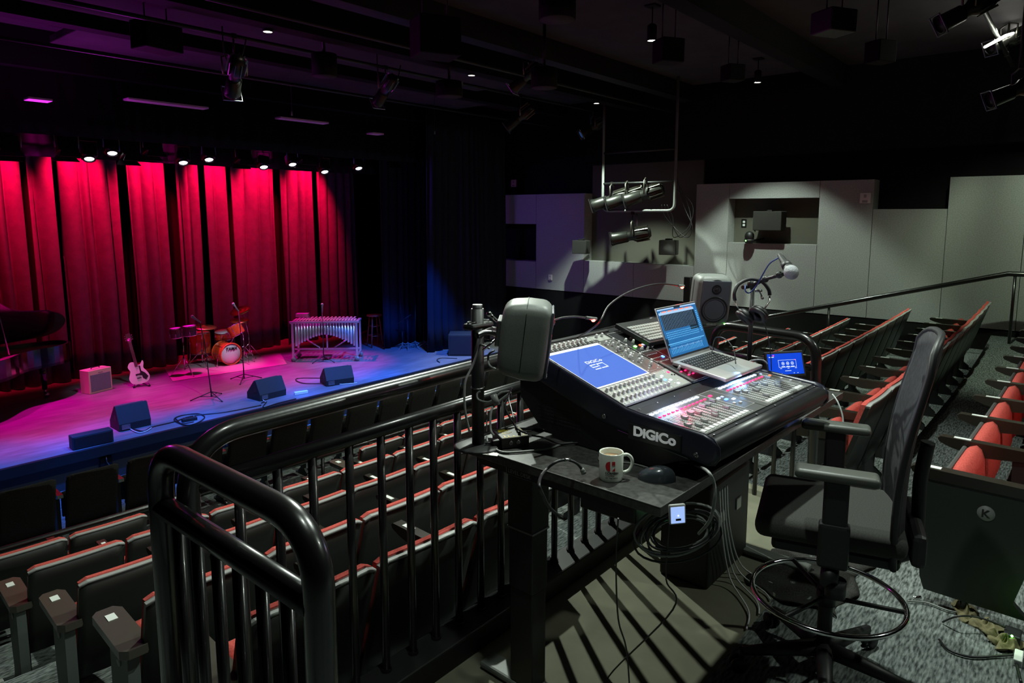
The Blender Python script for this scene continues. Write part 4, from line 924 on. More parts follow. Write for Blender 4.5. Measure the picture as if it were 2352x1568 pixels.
for k in range(9):
    rr = .085+.012*(k % 4); cx, cy, cz = cc.x+random.uniform(-.015, .015), cc.y+random.uniform(-.015, .015), cc.z+random.uniform(-.03, .03)
    tl_ = random.uniform(-.35, .35); ph0 = random.uniform(0, 6)
    pts = [(cx+RT.x*rr*1.15*math.cos(q_), cy+RT.y*rr*1.15*math.cos(q_)+.02*math.sin(q_+tl_), cz+rr*.62*math.sin(q_)+.03*math.cos(q_)) for q_ in [ph0+2*PI*i/26 for i in range(26)]]
    MB().tube(pts, .0042, 6).build('cable', ['cable_grey', 'cable', 'cable_grey'][k % 3], label='one loop of the cable coil hanging under the desk', cat='cable', group='cable coil under the desk')
MB().tube(smooth([dep(1540, 1160, 2.2), dep(1535, 1230, 2.2), dep(1530, 1330, 2.3), dep(1545, 1400, 2.3), (2.15, 1.30, -.09), (2.0, 1.22, -.09)], 8), .003, 6).build('cable', 'cable', label='thin black cable hanging straight down from under the desk corner', cat='cable')
MB().tube(smooth([dep(1420, 1190, 2.1), dep(1415, 1290, 2.2), dep(1420, 1420, 2.25), dep(1440, 1500, 2.3), (1.98, 1.1, -.09)], 8), .003, 6).build('cable', 'cable', label='thin black cable hanging under the middle of the desk', cat='cable')
cs = thing('equipment_case', 'black equipment case standing upright under the right half of the desk', 'case', (3.25, 1.4, -.1))
a = MB(); a.rbox(-.25, .25, -.13, .13, .0, .52, .012); a.build('case_body', 'frame_black', cs)
for s_ in (-.1, .1): MB().rbox(s_-.03, s_+.03, -.136, -.129, .30, .36, .004).build('latch', 'steel', cs)
a = MB()
for i in range(4): a.tube(smooth([(-.2+i*.03, -.15, .5), (-.22+i*.03, -.18, .3), (-.15+i*.05, -.2, .05), (-.3+i*.1, -.35, .012), (-.45+i*.15, -.4, .01)], 6), .004, 6)
a.build('trailing_leads', 'cable_white', cs, kind='stuff')

# ================================================================== DRAFTING CHAIR
chp = V((2.72, .665, -.1)); ch = thing('drafting_chair', 'tall black office chair with a curved mesh back, armrests and a chrome foot ring', 'chair', chp, R(15))
def seatf(u, v):
    x = -.25+.5*u; y = -.24+.50*v; return (x, y, .705-.035*max(0, v-.7)*3.3*max(0, v-.7)*3+.012*math.cos((u-.5)*PI)-.01)
a = MB(); a.rbox(-.245, .245, -.24, .26, .63, .715, .035, 4); a.build('seat', 'stool_fabric', ch)
a = MB(); a.rbox(-.22, .22, -.22, .20, .585, .634, .015); a.rbox(-.10, .10, -.12, .12, .53, .59, .01); a.build('seat_pan', 'rubber', ch)
def backf(u, v):
    x = (-.235+.47*u)*(1-.10*abs(v-.45)**2*2); e = abs(2*u-1)
    zt = .60+(1.40-.05*e**4-.60)*v; return (x*(1 if v < .8 else 1-.12*(v-.8)/.2), -.225+.03*math.sin(PI*min(1, v*1.1))-.075*v+.04*e**2, zt)
a = MB(); a.slab(backf, 16, 14, (0, -.022, 0)); a.build('backrest', 'mesh_back', ch)
rim = [V(backf(0, i/12)) for i in range(13)]+[V(backf(i/10, 1)) for i in range(1, 11)]+[V(backf(1, 1-i/12)) for i in range(1, 13)]+[V(backf(1-i/8, 0)) for i in range(1, 9)]
a = MB(); a.tube([p_+V((0, -.011, 0)) for p_ in rim], .013, 8); a.build('back_frame', 'rubber', ch)
a = MB(); a.tube(smooth([(0, -.10, .56), (0, -.24, .55), (0, -.285, .64), (0, -.285, .85), (0, -.30, 1.0)], 6), .024, 10); a.rbox(-.20, .20, -.30, -.25, .60, .72, .02); a.build('back_support', 'rubber', ch)
for s_ in (-1, 1):
    x = s_*.295; a = MB(); a.rbox(x-.044, x+.044, -.135, .13, .912, .948, .017, 5); ap = a.build('armrest_pad', 'arm_pad', ch)
    a = MB(); a.rbox(x-.022, x+.022, -.045, .035, .70, .917, .01); a.rbox(x-.03, x+.03, -.055, .045, .60, .76, .012); a.tube([(x, 0, .62), (s_*.12, 0, .575)], .022, 8); a.build('armrest_post', 'rubber', ch)
a = MB(); a.cyl((.0-.27, -.0, .59), (-.33, -.0, .55), .03); a.cyl((-.305, -.02, .50), (-.305, -.02, .56), .034, n=16); a.build('tilt_knob', 'rubber', ch)
a = MB(); a.cyl((0, 0, .35), (0, 0, .55), .018, n=14); a.build('gas_lift', 'steel', ch)
a = MB(); a.cyl((0, 0, .06), (0, 0, .42), .027, n=16); a.build('column', 'frame_black', ch)
FR0 = .275; a = MB(); a.tube([(FR0*math.cos(q_), FR0*math.sin(q_), .335) for q_ in [2*PI*i/48 for i in range(49)]], .0105, 10, False); a.build('foot_ring', 'chrome', ch)
a = MB(); a.cyl((0, 0, .30), (0, 0, .36), .036, n=14)
for k in range(3): q_ = .5+k*2*PI/3; a.rbox(0, 0, 0, 0, 0, 0, 0) if 0 else a.tube([(0, 0, .33), (FR0*math.cos(q_), FR0*math.sin(q_), .335)], .009, 8)
a.build('ring_bracket', 'frame_black', ch)
for k in range(5):
    q_ = R(-33)+k*2*PI/5; c_, s_ = math.cos(q_), math.sin(q_)
    a = MB(); a.tube([(0, 0, .115), (.12*c_, .12*s_, .105), (.31*c_, .31*s_, .085)], [.036, .03, .018], 10); lg_ = a.build('base_leg', 'rubber', ch)
    for w_ in (-.017, .017):
        X = M.Translation((.33*c_-s_*w_, .33*s_+c_*w_, .031)) @ M.Rotation(q_, 4, 'Z') @ M.Rotation(PI/2, 4, 'X')
        a = nb(X); a.lathe([(.0001, -.009), (.024, -.009), (.031, -.004), (.031, .004), (.024, .009), (.0001, .009)], 18); a.build('wheel', 'rubber', lg_)
    a = MB(); a.cyl((.315*c_, .315*s_, .05), (.315*c_, .315*s_, .095), .011, n=8); a.build('wheel_stem', 'rubber', lg_)

# bottom right: gloves, cables, green light
gb = Z_ = at(2250, 1440, 2, -.1)
def crumple(c, sx_, sy_, seed, rz):
    rnd = random.Random(seed); ph = [rnd.uniform(0, 6) for _ in range(5)]
    def fn(u, v):
        a = 2*PI*u; r_ = v*(1+.25*math.sin(3*a+ph[0])+.12*math.sin(5*a+ph[1])); return (sx_*r_*math.cos(a), sy_*r_*math.sin(a), .012+.03*(1-v)*(1+.6*math.sin(a*2+ph[2]))+.010*math.sin(v*9+a*3+ph[3]))
    mb = MB(); mb.X = M.Translation(c) @ M.Rotation(rz, 4, 'Z'); mb.slab(lambda u, v: fn(u, max(v, .01)), 30, 8, (0, 0, -.004)); return mb
crumple(at(2215, 1408, 2, -.1), .07, .05, 2, .3).build('work_glove', 'glove', label='crumpled tan glove lying furthest from the green light', cat='glove')
crumple(at(2268, 1448, 2, -.1), .06, .05, 4, 1.2).build('work_glove', 'glove', label='crumpled tan glove in the middle, left of the green light', cat='glove')
crumple(at(2310, 1485, 2, -.1), .06, .045, 6, 2.2).build('work_glove', 'glove', label='crumpled tan glove directly below the green light', cat='glove')
gp = at(2327, 1441, 2, -.03); gl_ = thing('power_strip', 'dark floor power box with a bright green light at the lower right', 'electronics', (gp.x, gp.y, -.1))
a = MB(); a.rbox(-.035, .05, -.03, .03, 0, .05, .006); a.build('case', 'frame_black', gl_)
a = MB(); a.ball(gp-V((gp.x, gp.y, -.1))+V((-.036, 0, -.02)), .005, 6); a.build('status_light', 'led_green', gl_)
point('green_glow', (gp.x-.09, gp.y+.01, .01), .06, (.25, 1, .03), .01)
z_ = -.09
cable('black cable curving across the carpet below the gloves', [at(2157, 1468, 2, z_), at(2180, 1492, 2, z_), at(2230, 1508, 2, z_), at(2290, 1506, 2, z_), at(2352, 1500, 2, z_)], .005)
cable('grey cable running along the lettered seat to the gloves', [at(2085, 1380, 2, z_), at(2130, 1384, 2, z_), at(2180, 1402, 2, z_), at(2240, 1412, 2, z_)], .004, 'cable_grey')
cable('black cable over the gloves to the green light', [at(2165, 1428, 2, z_), at(2200, 1415, 2, z_+.06), at(2250, 1418, 2, z_+.06), at(2310, 1440, 2, z_+.05)], .004)
cable('black cable leaving the frame at the bottom right corner', [at(2327, 1446, 2, z_), at(2330, 1500, 2, z_), at(2345, 1566, 2, z_)], .006)
pe = thing('plug_adapter', 'white plug block on the carpet at the bottom right edge', 'adapter', at(2338, 1520, 2, -.1))
a = MB(); a.rbox(-.04, .05, -.015, .015, 0, .03, .004); a.build('block', 'plate_white', pe)
c_ = at(2106, 1372, 2, -.085); a = MB(); a.X = M.Translation(c_) @ M.Rotation(R(-40), 4, 'Z'); a.cyl((-.02, 0, 0), (.02, 0, 0), .008, n=10); a.build('cable_connector', 'chrome', label='silver cable connector on the floor by the lettered seat', cat='connector')
# carpet mat / flaps on the floor
fl = thing('floor_cloth', 'dark grey cloth spread on the floor behind the chair', 'cloth', (3.5, .98, -.1))
def clf(u, v): return (-.35+.62*u+.03*math.sin(v*9), -.26+.42*v+.03*math.sin(u*11), .012+.008*math.sin(u*23+v*5)+.006*math.sin(v*17))
a = MB(); a.slab(clf, 24, 14, (0, 0, -.006)); a.build('cloth_sheet', 'chair_fabric', fl)

# ================================================================== STAGE
SZ = -1.2
def gp_(x, y): return at(x, y, 2, SZ)
def facing(c): d = V((c[0], c[1], 0)).normalized(); return math.atan2(d.y, d.x)-PI/2     # local -y looks back to the house
# rug
rg = [gp_(600, 850), gp_(652, 817), gp_(520, 800), gp_(385, 862), gp_(440, 878)]
MB().prism([(5.15, 12.05), (7.2, 11.75), (7.75, 12.9), (5.5, 13.2)], 2, SZ, SZ+.008).build('drum_rug', 'rug', label='rectangular rug lying under the drum kit', cat='rug')
# grand piano
pn = thing('grand_piano', 'black grand piano with its lid raised at the left edge of the stage', 'piano', (2.58, 12.15, SZ), R(10))
def pout(k=1.0):
    P = smooth([(-1.05, -.72, 0), (-.5, -.72, 0), (.0, -.55, 0), (.45, -.18, 0), (.95, -.08, 0), (1.22, .12, 0), (1.27, .36, 0), (1.12, .55, 0), (.6, .62, 0), (-1.05, .70, 0)], 5)
    return [(p.x*k, p.y*k) for p in P]
a = MB(); a.prism(pout(), 2, .56, .60)
O_ = pout(); I_ = pout(.955); n = len(O_); vs = [(x, y, z) for (x, y) in O_ for z in (.56, .86)]+[(x, y, z) for (x, y) in I_ for z in (.58, .86)]
for i in range(n):
    j = (i+1) % n
    a.add([(O_[i][0], O_[i][1], .56), (O_[j][0], O_[j][1], .56), (O_[j][0], O_[j][1], .86), (O_[i][0], O_[i][1], .86), (I_[i][0], I_[i][1], .60), (I_[j][0], I_[j][1], .60), (I_[j][0], I_[j][1], .86), (I_[i][0], I_[i][1], .86)], [(0, 1, 2, 3), (7, 6, 5, 4), (3, 2, 6, 7), (0, 4, 5, 1)], False)
a.build('rim', 'piano', pn)
MB().prism(pout(.95), 2, .76, .80).build('iron_frame', 'piano_gold', pn)
a = MB(); a.X = M.Translation((0, .64, .875)) @ M.Rotation(R(-44), 4, 'X') @ M.Translation((0, -.66, 0)); a.prism([(x, y) for x, y in pout(1.01) if x > -.5 or True], 2, 0, .022); a.build('lid', 'piano', pn)
MB().cyl((.25, -.1, .84), (.2, -.02, 1.42), .010).build('lid_prop', 'steel', pn)
for x, y in ((.85, .25), (-.8, .45), (-.8, -.45)):
    a = MB(); a.prism([(-.07, .62), (.07, .62), (.05, .15), (.035, .12), (-.035, .12), (-.05, .15)], 0, x-.05, x+.05) if 0 else a.tube([(x, y, .60), (x, y, .35), (x, y, .14)], [.07, .05, .035], 12); lg_ = a.build('leg', 'piano', pn)
    a = MB(); a.tube([(x, y, .14), (x, y, .08)], .02); a.X = M.Translation((x+.02, y, .043)) @ M.Rotation(PI/2, 4, 'X'); a.lathe([(.0001, -.018), (.042, -.018), (.042, .018), (.0001, .018)], 16); a.build('caster', 'steel', lg_)
a = MB(); a.rbox(-.62, -.38, -.12, .12, .05, .12, .01); a.cyl((-.5, -.08, .08), (-.5, -.08, .58), .015); a.cyl((-.5, .08, .08), (-.5, .08, .58), .015); a.build('pedal_lyre', 'piano_gold', pn)
# amplifier
av = V((.955, .297, 0)); ap_ = gp_(207, 906); am = thing('guitar_amplifier', 'cream guitar amplifier with grey grille cloth and a handle on the stage floor', 'amplifier', ap_, math.atan2(av.y, av.x))
a = MB(); a.rbox(0, .40, 0, .22, 0, .385, .008); a.build('cabinet', 'amp_cream', am)
a = MB(); a.rbox(.025, .375, -.006, .004, .03, .31, .003); a.build('grille_cloth', 'amp_cloth', am)
a = MB(); a.tube(rounded([(.13, .11, .383), (.13, .11, .41), (.27, .11, .41), (.27, .11, .383)], .02, 4), .008, 6); a.build('handle', 'rubber', am)
a = MB(); a.rbox(.03, .37, .02, .06, .384, .389, .001); a.rbox(.17, .24, -.008, -.001, .325, .34, .001); a.build('control_panel', 'plate_grey', am)
# guitar
gpt = gp_(325, 888); gt = thing('electric_guitar', 'white single-cutaway electric guitar with a black pickguard, standing on the stage', 'guitar', gpt, facing(gpt))
GX = M.Translation((0, .04, .045)) @ M.Rotation(R(-8), 4, 'X') @ M.Rotation(R(-10), 4, 'Y')
bo = smooth([(0, .0, 0), (-.11, .02, 0), (-.155, .11, 0), (-.125, .20, 0), (-.11, .25, 0), (-.13, .32, 0), (-.09, .385, 0), (-.03, .385, 0), (.02, .33, 0), (.06, .33, 0), (.105, .385, 0), (.115, .34, 0), (.095, .26, 0), (.13, .19, 0), (.155, .10, 0), (.11, .02, 0), (0, 0, 0)], 4)[:-1]
a = MB(); a.X = GX; a.prism([(p_.x, p_.y) for p_ in bo], 1, 0, .04); a.build('body', 'guitar_white', gt)
a = MB(); a.X = GX; a.prism([(.03, .32), (.055, .30), (.05, .22), (.10, .17), (.135, .10), (.09, .05), (.05, .09), (.045, .14), (.0, .15), (.0, .17), (.03, .19)], 1, -.004, 0); a.rbox(-.045, .035, -.012, 0, .155, .18, .004); a.rbox(-.04, .03, -.012, 0, .10, .112, .004); a.build('pickguard', 'rubber', gt)
a = MB(); a.X = GX; a.rbox(-.025, .022, -.012, .012, .30, .74, .005); nk = a.build('neck', 'neck_wood', gt)
a = MB(); a.X = GX; a.prism([(-.026, .735), (.024, .735), (.042, .77), (.035, .88), (-.035, .88), (-.042, .77)], 1, -.004, .012); a.build('headstock', 'neck_wood', gt)
a = MB(); a.X = GX
for z_ in (.775, .81, .845): a.ball((-.052, .004, z_), .009, 5); a.ball((.052, .004, z_), .009, 5)
a.build('tuning_pegs', 'chrome', gt)
a = MB(); a.X = GX
for i in range(6): x = -.018+i*.0068; a.tube([(x, -.016, .105), (x, -.014, .8)], .0006, 4)
a.build('strings', 'chrome', gt)
gs = thing('guitar_stand', 'low black stand holding the white guitar', 'stand', gpt+V((0, 0, 0)), facing(gpt))
a = MB(); a.tube([(-.12, -.05, .012), (-.02, .13, .03), (.0, .18, .25)], .009, 8); a.tube([(.12, -.05, .012), (.02, .13, .03)], .009, 8); a.tube([(-.11, -.04, .012), (-.10, -.02, .06)], .008, 8); a.tube([(.13, -.06, .012), (.11, -.03, .06)], .008, 8); a.tube([(-.12, -.05, .02), (.14, -.05, .02)], .008, 8); a.build('frame', 'rubber', gs)
# drum helpers
def drum(t, name, c, r, h, axis, shell='drum_orange', head='drum_head', lugs=8, hoop='chrome'):
    z = V(axis).normalized(); x = z.orthogonal(); X = frame(c, x, z.cross(x))
    a = MB(); a.X = X; a.lathe([(r*.97, -h/2), (r, -h/2+.01), (r, h/2-.01), (r*.97, h/2)], 28); sh = a.build(name, shell, t)
    a = MB(); a.X = X; a.lathe([(.0001, h/2-.006), (r*.985, h/2-.006), (r*.985, h/2-.012), (.0001, h/2-.012)], 28); a.build('drum_head', head, sh)
    a = MB(); a.X = X; a.lathe([(.0001, -h/2+.006), (r*.985, -h/2+.006), (r*.985, -h/2+.012), (.0001, -h/2+.012)], 28); a.build('drum_head', head, sh)
    for s_ in (-1, 1): a = MB(); a.X = X; a.lathe([(r*1.0, s_*h/2-.012), (r*1.035, s_*h/2-.012), (r*1.035, s_*h/2+.006), (r*.985, s_*h/2+.006)], 28); a.build('hoop', hoop, sh)
    a = MB(); a.X = X
    for i in range(lugs): q_ = 2*PI*i/lugs; a.cyl((r*1.03*math.cos(q_), r*1.03*math.sin(q_), -h/2), (r*1.03*math.cos(q_), r*1.03*math.sin(q_), h/2), .004, n=5); a.rbox(r*1.0*math.cos(q_)-.008, r*1.0*math.cos(q_)+.008, r*1.0*math.sin(q_)-.008, r*1.0*math.sin(q_)+.008, -.02, .02, .003, 1)
    a.build('lugs', 'chrome', sh); return sh
def tripod(t, base, h, r=.28, m='chrome', a0=.3, leg_r=.007, hub=.28, nm='tripod_leg'):
    b = V(base); a = MB(); a.cyl(b+V((0, 0, hub*.3)), b+V((0, 0, h)), .009, n=8); a.cyl(b+V((0, 0, hub*.3)), b+V((0, 0, h*.6)), .013, n=8); a.build('stand_tube', m, t)
    for k in range(3):
        q_ = a0+k*2*PI/3; e = b+V((r*math.cos(q_), r*math.sin(q_), .008)); lg = MB(); lg.tube([b+V((0, 0, hub)), e], leg_r, 6); lg.tube([b+V((0, 0, hub*.35)), b.lerp(e, .55)+V((0, 0, hub*.42))], leg_r*.7, 5); lg.ball(e, .013, 4); lg.build(nm, m, t)
# bongos
bp_ = gp_(425, 862); bg = thing('bongos', 'pair of bongo drums on a chrome stand in front of the drum kit', 'drum', bp_, facing(bp_)+R(8))
drum(bg, 'bongo_shell', (-.11, 0, .80), .098, .17, (-.06, 0, 1), 'bongo', lugs=5); drum(bg, 'bongo_shell', (.12, 0, .82), .115, .17, (-.06, 0, 1), 'bongo', lugs=5)
a = MB(); a.rbox(-.03, .03, -.03, .03, .75, .85, .008); a.build('joiner', 'bongo', bg); tripod(bg, (0, 0, 0), .76, .24, hub=.36, a0=1.0)
# drum kit pieces
kk = dep(528, 812, 13.2); kk.z = SZ+.235
kd = thing('bass_drum', 'orange bass drum with a white front head bearing a black maker name', 'drum', (kk.x, kk.y, SZ+.006), 0)
sh = drum(kd, 'shell', (.02, .17, .22), .205, .34, (0, -1, 0), lugs=8)
a = MB(); a.X = M.Translation((0, 0, .238)) @ M.Rotation(PI/2, 4, 'X')
for s_ in (-.012, .332):
    a = MB(); a.X = M.Translation((.02, s_, .22)) @ M.Rotation(PI/2, 4, 'X'); a.lathe([(.200, -.014), (.217, -.014), (.217, .014), (.200, .014)], 32); a.build('wooden_hoop', 'drum_orange', kd)
text('maker_lettering', 'TAMA', .09, frame((-.09, -.0165, .29), (1, 0, 0), (0, 0, 1)), 'text_black', kd, .001, .003, .2, 'LEFT', .95)
for s_ in (-1, 1): MB().tube([(s_*.2, .08, .2), (s_*.28, -.02, .01)], .008, 6).build('spur', 'chrome', kd)
tp = dep(541, 757, 13.35); tt = thing('rack_tom', 'small orange tom drum tilted above the bass drum', 'drum', (tp.x, tp.y, tp.z-.1))
drum(tt, 'shell', (0, 0, .1), .14, .21, (-.35, .35, 1), lugs=6); MB().tube([(0, .0, .02), (-.06, .05, -.12), (-.10, .04, -.15)], .011, 8).build('mount', 'chrome', tt)
sp = dep(514, 768, 13.6); sn = thing('snare_drum', 'shallow snare drum on its stand behind the bass drum', 'drum', (sp.x, sp.y, SZ+.006)); hz = sp.z-SZ-.006
drum(sn, 'shell', (0, 0, hz), .17, .13, (-.1, -.15, 1), 'drum_orange', lugs=8); tripod(sn, (0, 0, 0), hz-.07, .2)
fp = dep(460, 787, 13.4); ft = thing('floor_tom', 'tall orange floor tom at the left of the drum kit', 'drum', (fp.x, fp.y, SZ+.006)); hz = fp.z-SZ
drum(ft, 'shell', (0, 0, hz+.0), .185, .40, (0, 0, 1), lugs=6)
for k in range(3): q_ = .4+k*2.09; MB().tube([(.2*math.cos(q_), .2*math.sin(q_), hz+.08), (.2*math.cos(q_), .2*math.sin(q_), .1), (.24*math.cos(q_), .24*math.sin(q_), .006)], .007, 6).build('leg', 'chrome', ft)
def cymbal(name, label, px, py, d, r, tilt, foot, group='cymbals of the drum kit'):
    c = dep(px, py, d); b = gp_(*foot); t = thing(name, label, 'cymbal', (b.x, b.y, SZ+.006), 0, group); cc_ = c-V((b.x, b.y, SZ+.006))
    z = V(tilt).normalized(); X = frame(cc_, z.orthogonal(), z.cross(z.orthogonal())); a = MB(); a.X = X; a.lathe([(.0001, .03), (r*.14, .022), (r*.2, .008), (r*.6, .002), (r, -.012), (r, -.0135), (r*.6, -.0005), (r*.2, .005), (.0001, .027)], 32); a.build('cymbal_disc', 'cymbal', t)
    if name == 'hi_hat': a = MB(); a.X = X @ M.Translation((0, 0, -.03)) @ M.Rotation(PI, 4, 'X'); a.lathe([(.0001, .02), (r*.2, .008), (r, -.01), (r*.2, .004), (.0001, .017)], 32); a.build('lower_disc', 'cymbal', t)
    tripod(t, (0, 0, 0), .55, .30, hub=.33); a = MB(); a.tube([V((0, 0, .5)), V((cc_.x*.3, cc_.y*.3, cc_.z*.75)), cc_+z*.03], .007, 6); a.build('upper_tube', 'chrome', t); return t
cymbal('hi_hat', 'hi-hat cymbals over the floor tom at the left of the kit', 467, 749, 13.0, .235, (.05, -.12, 1), (466, 842))
cymbal('crash_cymbal', 'upper tilted cymbal right of the kit, the highest one', 551, 712, 13.6, .20, (-.42, -.15, 1), (574, 826))
cymbal('ride_cymbal', 'lower flat cymbal right of the kit, under the tilted one', 550, 734, 13.55, .185, (-.08, -.15, 1), (562, 832))
# vibraphone
L_, R__ = gp_(672, 831), gp_(823, 829); vu = (R__-L_).normalized(); VL = (R__-L_).length
vb_ = thing('vibraphone', 'wheeled vibraphone with hanging silver resonator tubes on the right of the stage', 'vibraphone', L_, math.atan2(vu.y, vu.x))
def fr(x0, x1, y0, y1, z0, z1, nm, m='tube_alu'): a = MB(); a.rbox(x0, x1, y0, y1, z0, z1, .006); return a.build(nm, m, vb_)
fr(-.03, VL+.03, -.02, .03, .775, .815, 'top_rail'); fr(.05, VL-.12, .45, .49, .775, .81, 'top_rail'); fr(.0, VL, .20, .24, .20, .235, 'lower_rail')
for x in (.02, VL-.02):
    fr(x-.022, x+.022, -.01, .02, .10, .78, 'leg'); fr(x-.02, x+.02, .42, .45, .10, .78, 'leg'); fr(x-.02, x+.02, .0, .44, .10, .14, 'foot_bar'); fr(x-.03, x+.03, -.02, .49, .76, .80, 'end_bar')
    for y in (.0, .44):
        a = MB(); a.X = M.Translation((x, y, .052)) @ M.Rotation(PI/2, 4, 'X'); a.lathe([(.0001, -.018), (.05, -.018), (.05, .018), (.0001, .018)], 18); a.build('caster', 'spk_grey', vb_)
for x0, x1 in ((.22, .50), (VL-.22, VL-.50)): MB().tube([(x0, .22, .42), (x1, .22, .24)], .016, 6).build('brace', 'tube_alu', vb_)
MB().tube([(VL/2, .22, .2), (VL/2, .22, .50)], .018, 8).build('brace', 'tube_alu', vb_)
MB().rbox(VL/2-.08, VL/2+.08, .10, .3, .06, .085, .006).build('pedal', 'steel', vb_)
for i in range(21):
    x = .075+i*(VL-.15)/20; k = abs(i-10)/10; ln_ = .235+.23*k**1.6; MB().lathe([(.0001, .77-ln_), (.022, .775-ln_), (.023, .78-ln_), (.023, .775), (.0001, .775)], 12, M.Translation((x, .04, 0))).build('resonator', 'tube_alu', vb_)
for i in range(21): x = .055+i*(VL-.11)/20; y1 = .26-.004*i; MB().rbox(x-.019, x+.019, .0, y1, .822, .834, .003).build('bar', 'bars_gold', vb_)
for i in range(15): x = .10+i*(VL-.2)/14; MB().rbox(x-.017, x+.017, .27, .45-.003*i, .83, .842, .003).build('bar', 'bars_gold', vb_)
a = MB(); a.rbox(.02, .26, .30, .44, .85, .92, .004); a.build('mallet_tray', 'plate_grey', vb_)
# microphone stands on stage
def micstand(label, foot, pts, d, hd, a0, leg=.30):
    b = gp_(*foot); t = thing('microphone_stand', label, 'stand', b, 0, 'microphone stands on the stage'); tripod(t, (0, 0, 0), .14, leg, 'rubber', a0, .008, .12)
    P = [V((0, 0, .1))]+[dep(x, y, d)-b for x, y in pts]; a = MB(); a.tube(P, [.011]+[.008]*(len(P)-1), 8); a.build('pole', 'rubber', t)
    h = dep(*hd, d)-b; q_ = (P[-1]-h).normalized(); X = frame(h, q_.orthogonal(), q_.cross(q_.orthogonal()))
    m_ = thing('microphone', 'x', 'microphone', b+h, 0); a = nb(X); a.X = M.Translation(-h) @ X; a.lathe([(.0001, -.027), (.018, -.022), (.026, -.005), (.025, .01), (.0001, .012)], 14); a.build('mesh_head', 'grille', m_)
    a = nb(X); a.X = M.Translation(-h) @ X; a.lathe([(.022, .01), (.016, .05), (.011, .16), (.0001, .16)], 12); a.build('handle', 'spk_grey', m_); return m_
m1 = micstand('microphone stand nearest the audience, left of the middle floor monitor', (486, 916), [(478, 850), (470, 786), (458, 738)], 10.75, (442, 727), -1.5)
m1['label'] = 'microphone angled on the stand nearest the audience, in front of the hi-hat'
m2 = micstand('microphone stand just right of the bass drum', (561, 874), [(556, 800), (548, 715)], 11.95, (536, 698), -2.3)
m2['label'] = 'microphone angled on the stand right of the bass drum'
m3 = micstand('microphone stand in front of the vibraphone', (744, 831), [(742, 780), (740, 716)], 13.4, (740, 699), -1.2, .24)
m3['label'] = 'upright microphone in front of the vibraphone'
for i, (fx, fy, top_, lb) in enumerate([((925, 800, 0), 0, [(924, 760), (919, 690)], 'empty black microphone stand, leftmost of the stands by the side curtain'), ((937, 800, 0), 0, [(936, 735), (912, 744), (944, 722)], 'empty stand with a low slanted boom by the side curtain'), ((954, 797, 0), 0, [(954, 700), (953, 680)], 'tall empty stand in the middle of those by the side curtain'), ((974, 795, 0), 0, [(972, 740), (967, 685)], 'empty microphone stand, second from the right by the side curtain'), ((985, 795, 0), 0, [(982, 656), (954, 658), (990, 650)], 'tall stand with a level boom, rightmost by the side curtain')]):
    b = gp_(fx[0], fx[1]); t = thing('microphone_stand', lb, 'stand', b, 0, 'empty stands by the side curtain'); tripod(t, (0, 0, 0), .14, .27, 'spk_grey', -.5+i*.3, .008, .12)
    dd = (b-CAM).dot(FW); P = [V((0, 0, .1))]+[dep(x, y, dd)-b for x, y in top_]; a = MB(); a.tube(P[:2], .008, 6); a.tube(P[1:], .006, 6); a.build('pole', 'rubber', t)
# floor monitors
def wedge(label, p0, p1, dpt, h):
    A, B = gp_(*p0), gp_(*p1); u = (B-A).normalized(); L = (B-A).length; t = thing('floor_monitor', label, 'speaker', A, math.atan2(u.y, u.x), 'floor monitors on the stage')
    pr_ = [(0, .0), (-.01, .10), (dpt*.28, h), (dpt*.42, h), (dpt, .10), (dpt, 0)]
    a = MB(); a.prism(pr_, 0, 0, L); a.build('cabinet', 'wedge', t)
    a = MB(); a.prism([(dpt*.46, h-.012), (dpt*.5, h), (dpt*.99, .13), (dpt*.96, .11)], 0, .03, L-.03); a.build('grille', 'rubber', t)
    a = MB(); a.rbox(-.004, .0, dpt*.2, dpt*.45, h*.4, h*.62, .002) if 0 else a.box(-.003, .0, dpt*.25, dpt*.42, h*.42, h*.62); a.build('side_handle', 'rubber', t)
    a = MB(); a.rbox(.03, .14, -.016, -.004, .02, .09, .004); 
    for i in range(3): a.cyl((.045+i*.03, -.016, .055), (.045+i*.03, -.022, .055), .009, n=8)
    a.build('connector_plate', 'steel', t); return t
wedge('black floor monitor, leftmost of the three, at the left front of the stage', (274, 992), (347, 976), .33, .33)
wedge('black floor monitor, middle one of the three, behind the big pipe railing', (597, 922), (657, 907), .34, .31)
wedge('black floor monitor, rightmost of the three, in front of the vibraphone', (750, 888), (813, 879), .34, .29)
bx = thing('front_fill_speaker', 'low black box speaker at the very edge of the stage', 'speaker', (2.99, 9.40, SZ), R(-3))
a = MB(); a.rbox(-.22, .24, 0, .16, 0, .17, .008); a.build('cabinet', 'wedge', bx); a = MB(); a.rbox(-.20, .22, -.006, .001, .015, .155, .004); a.build('grille', 'rubber', bx)
sbp = gp_(1026, 817); sw = thing('subwoofer', 'black box speaker standing against the side curtain at the right of the stage', 'speaker', (sbp.x, sbp.y-.05, SZ), R(-50))
a = MB(); a.rbox(0, .55, -.0, .45, 0, .45, .01); a.build('cabinet', 'wedge', sw); a = MB(); a.rbox(.03, .52, -.008, .001, .03, .42, .005); a.build('grille', 'leg_cloth', sw)
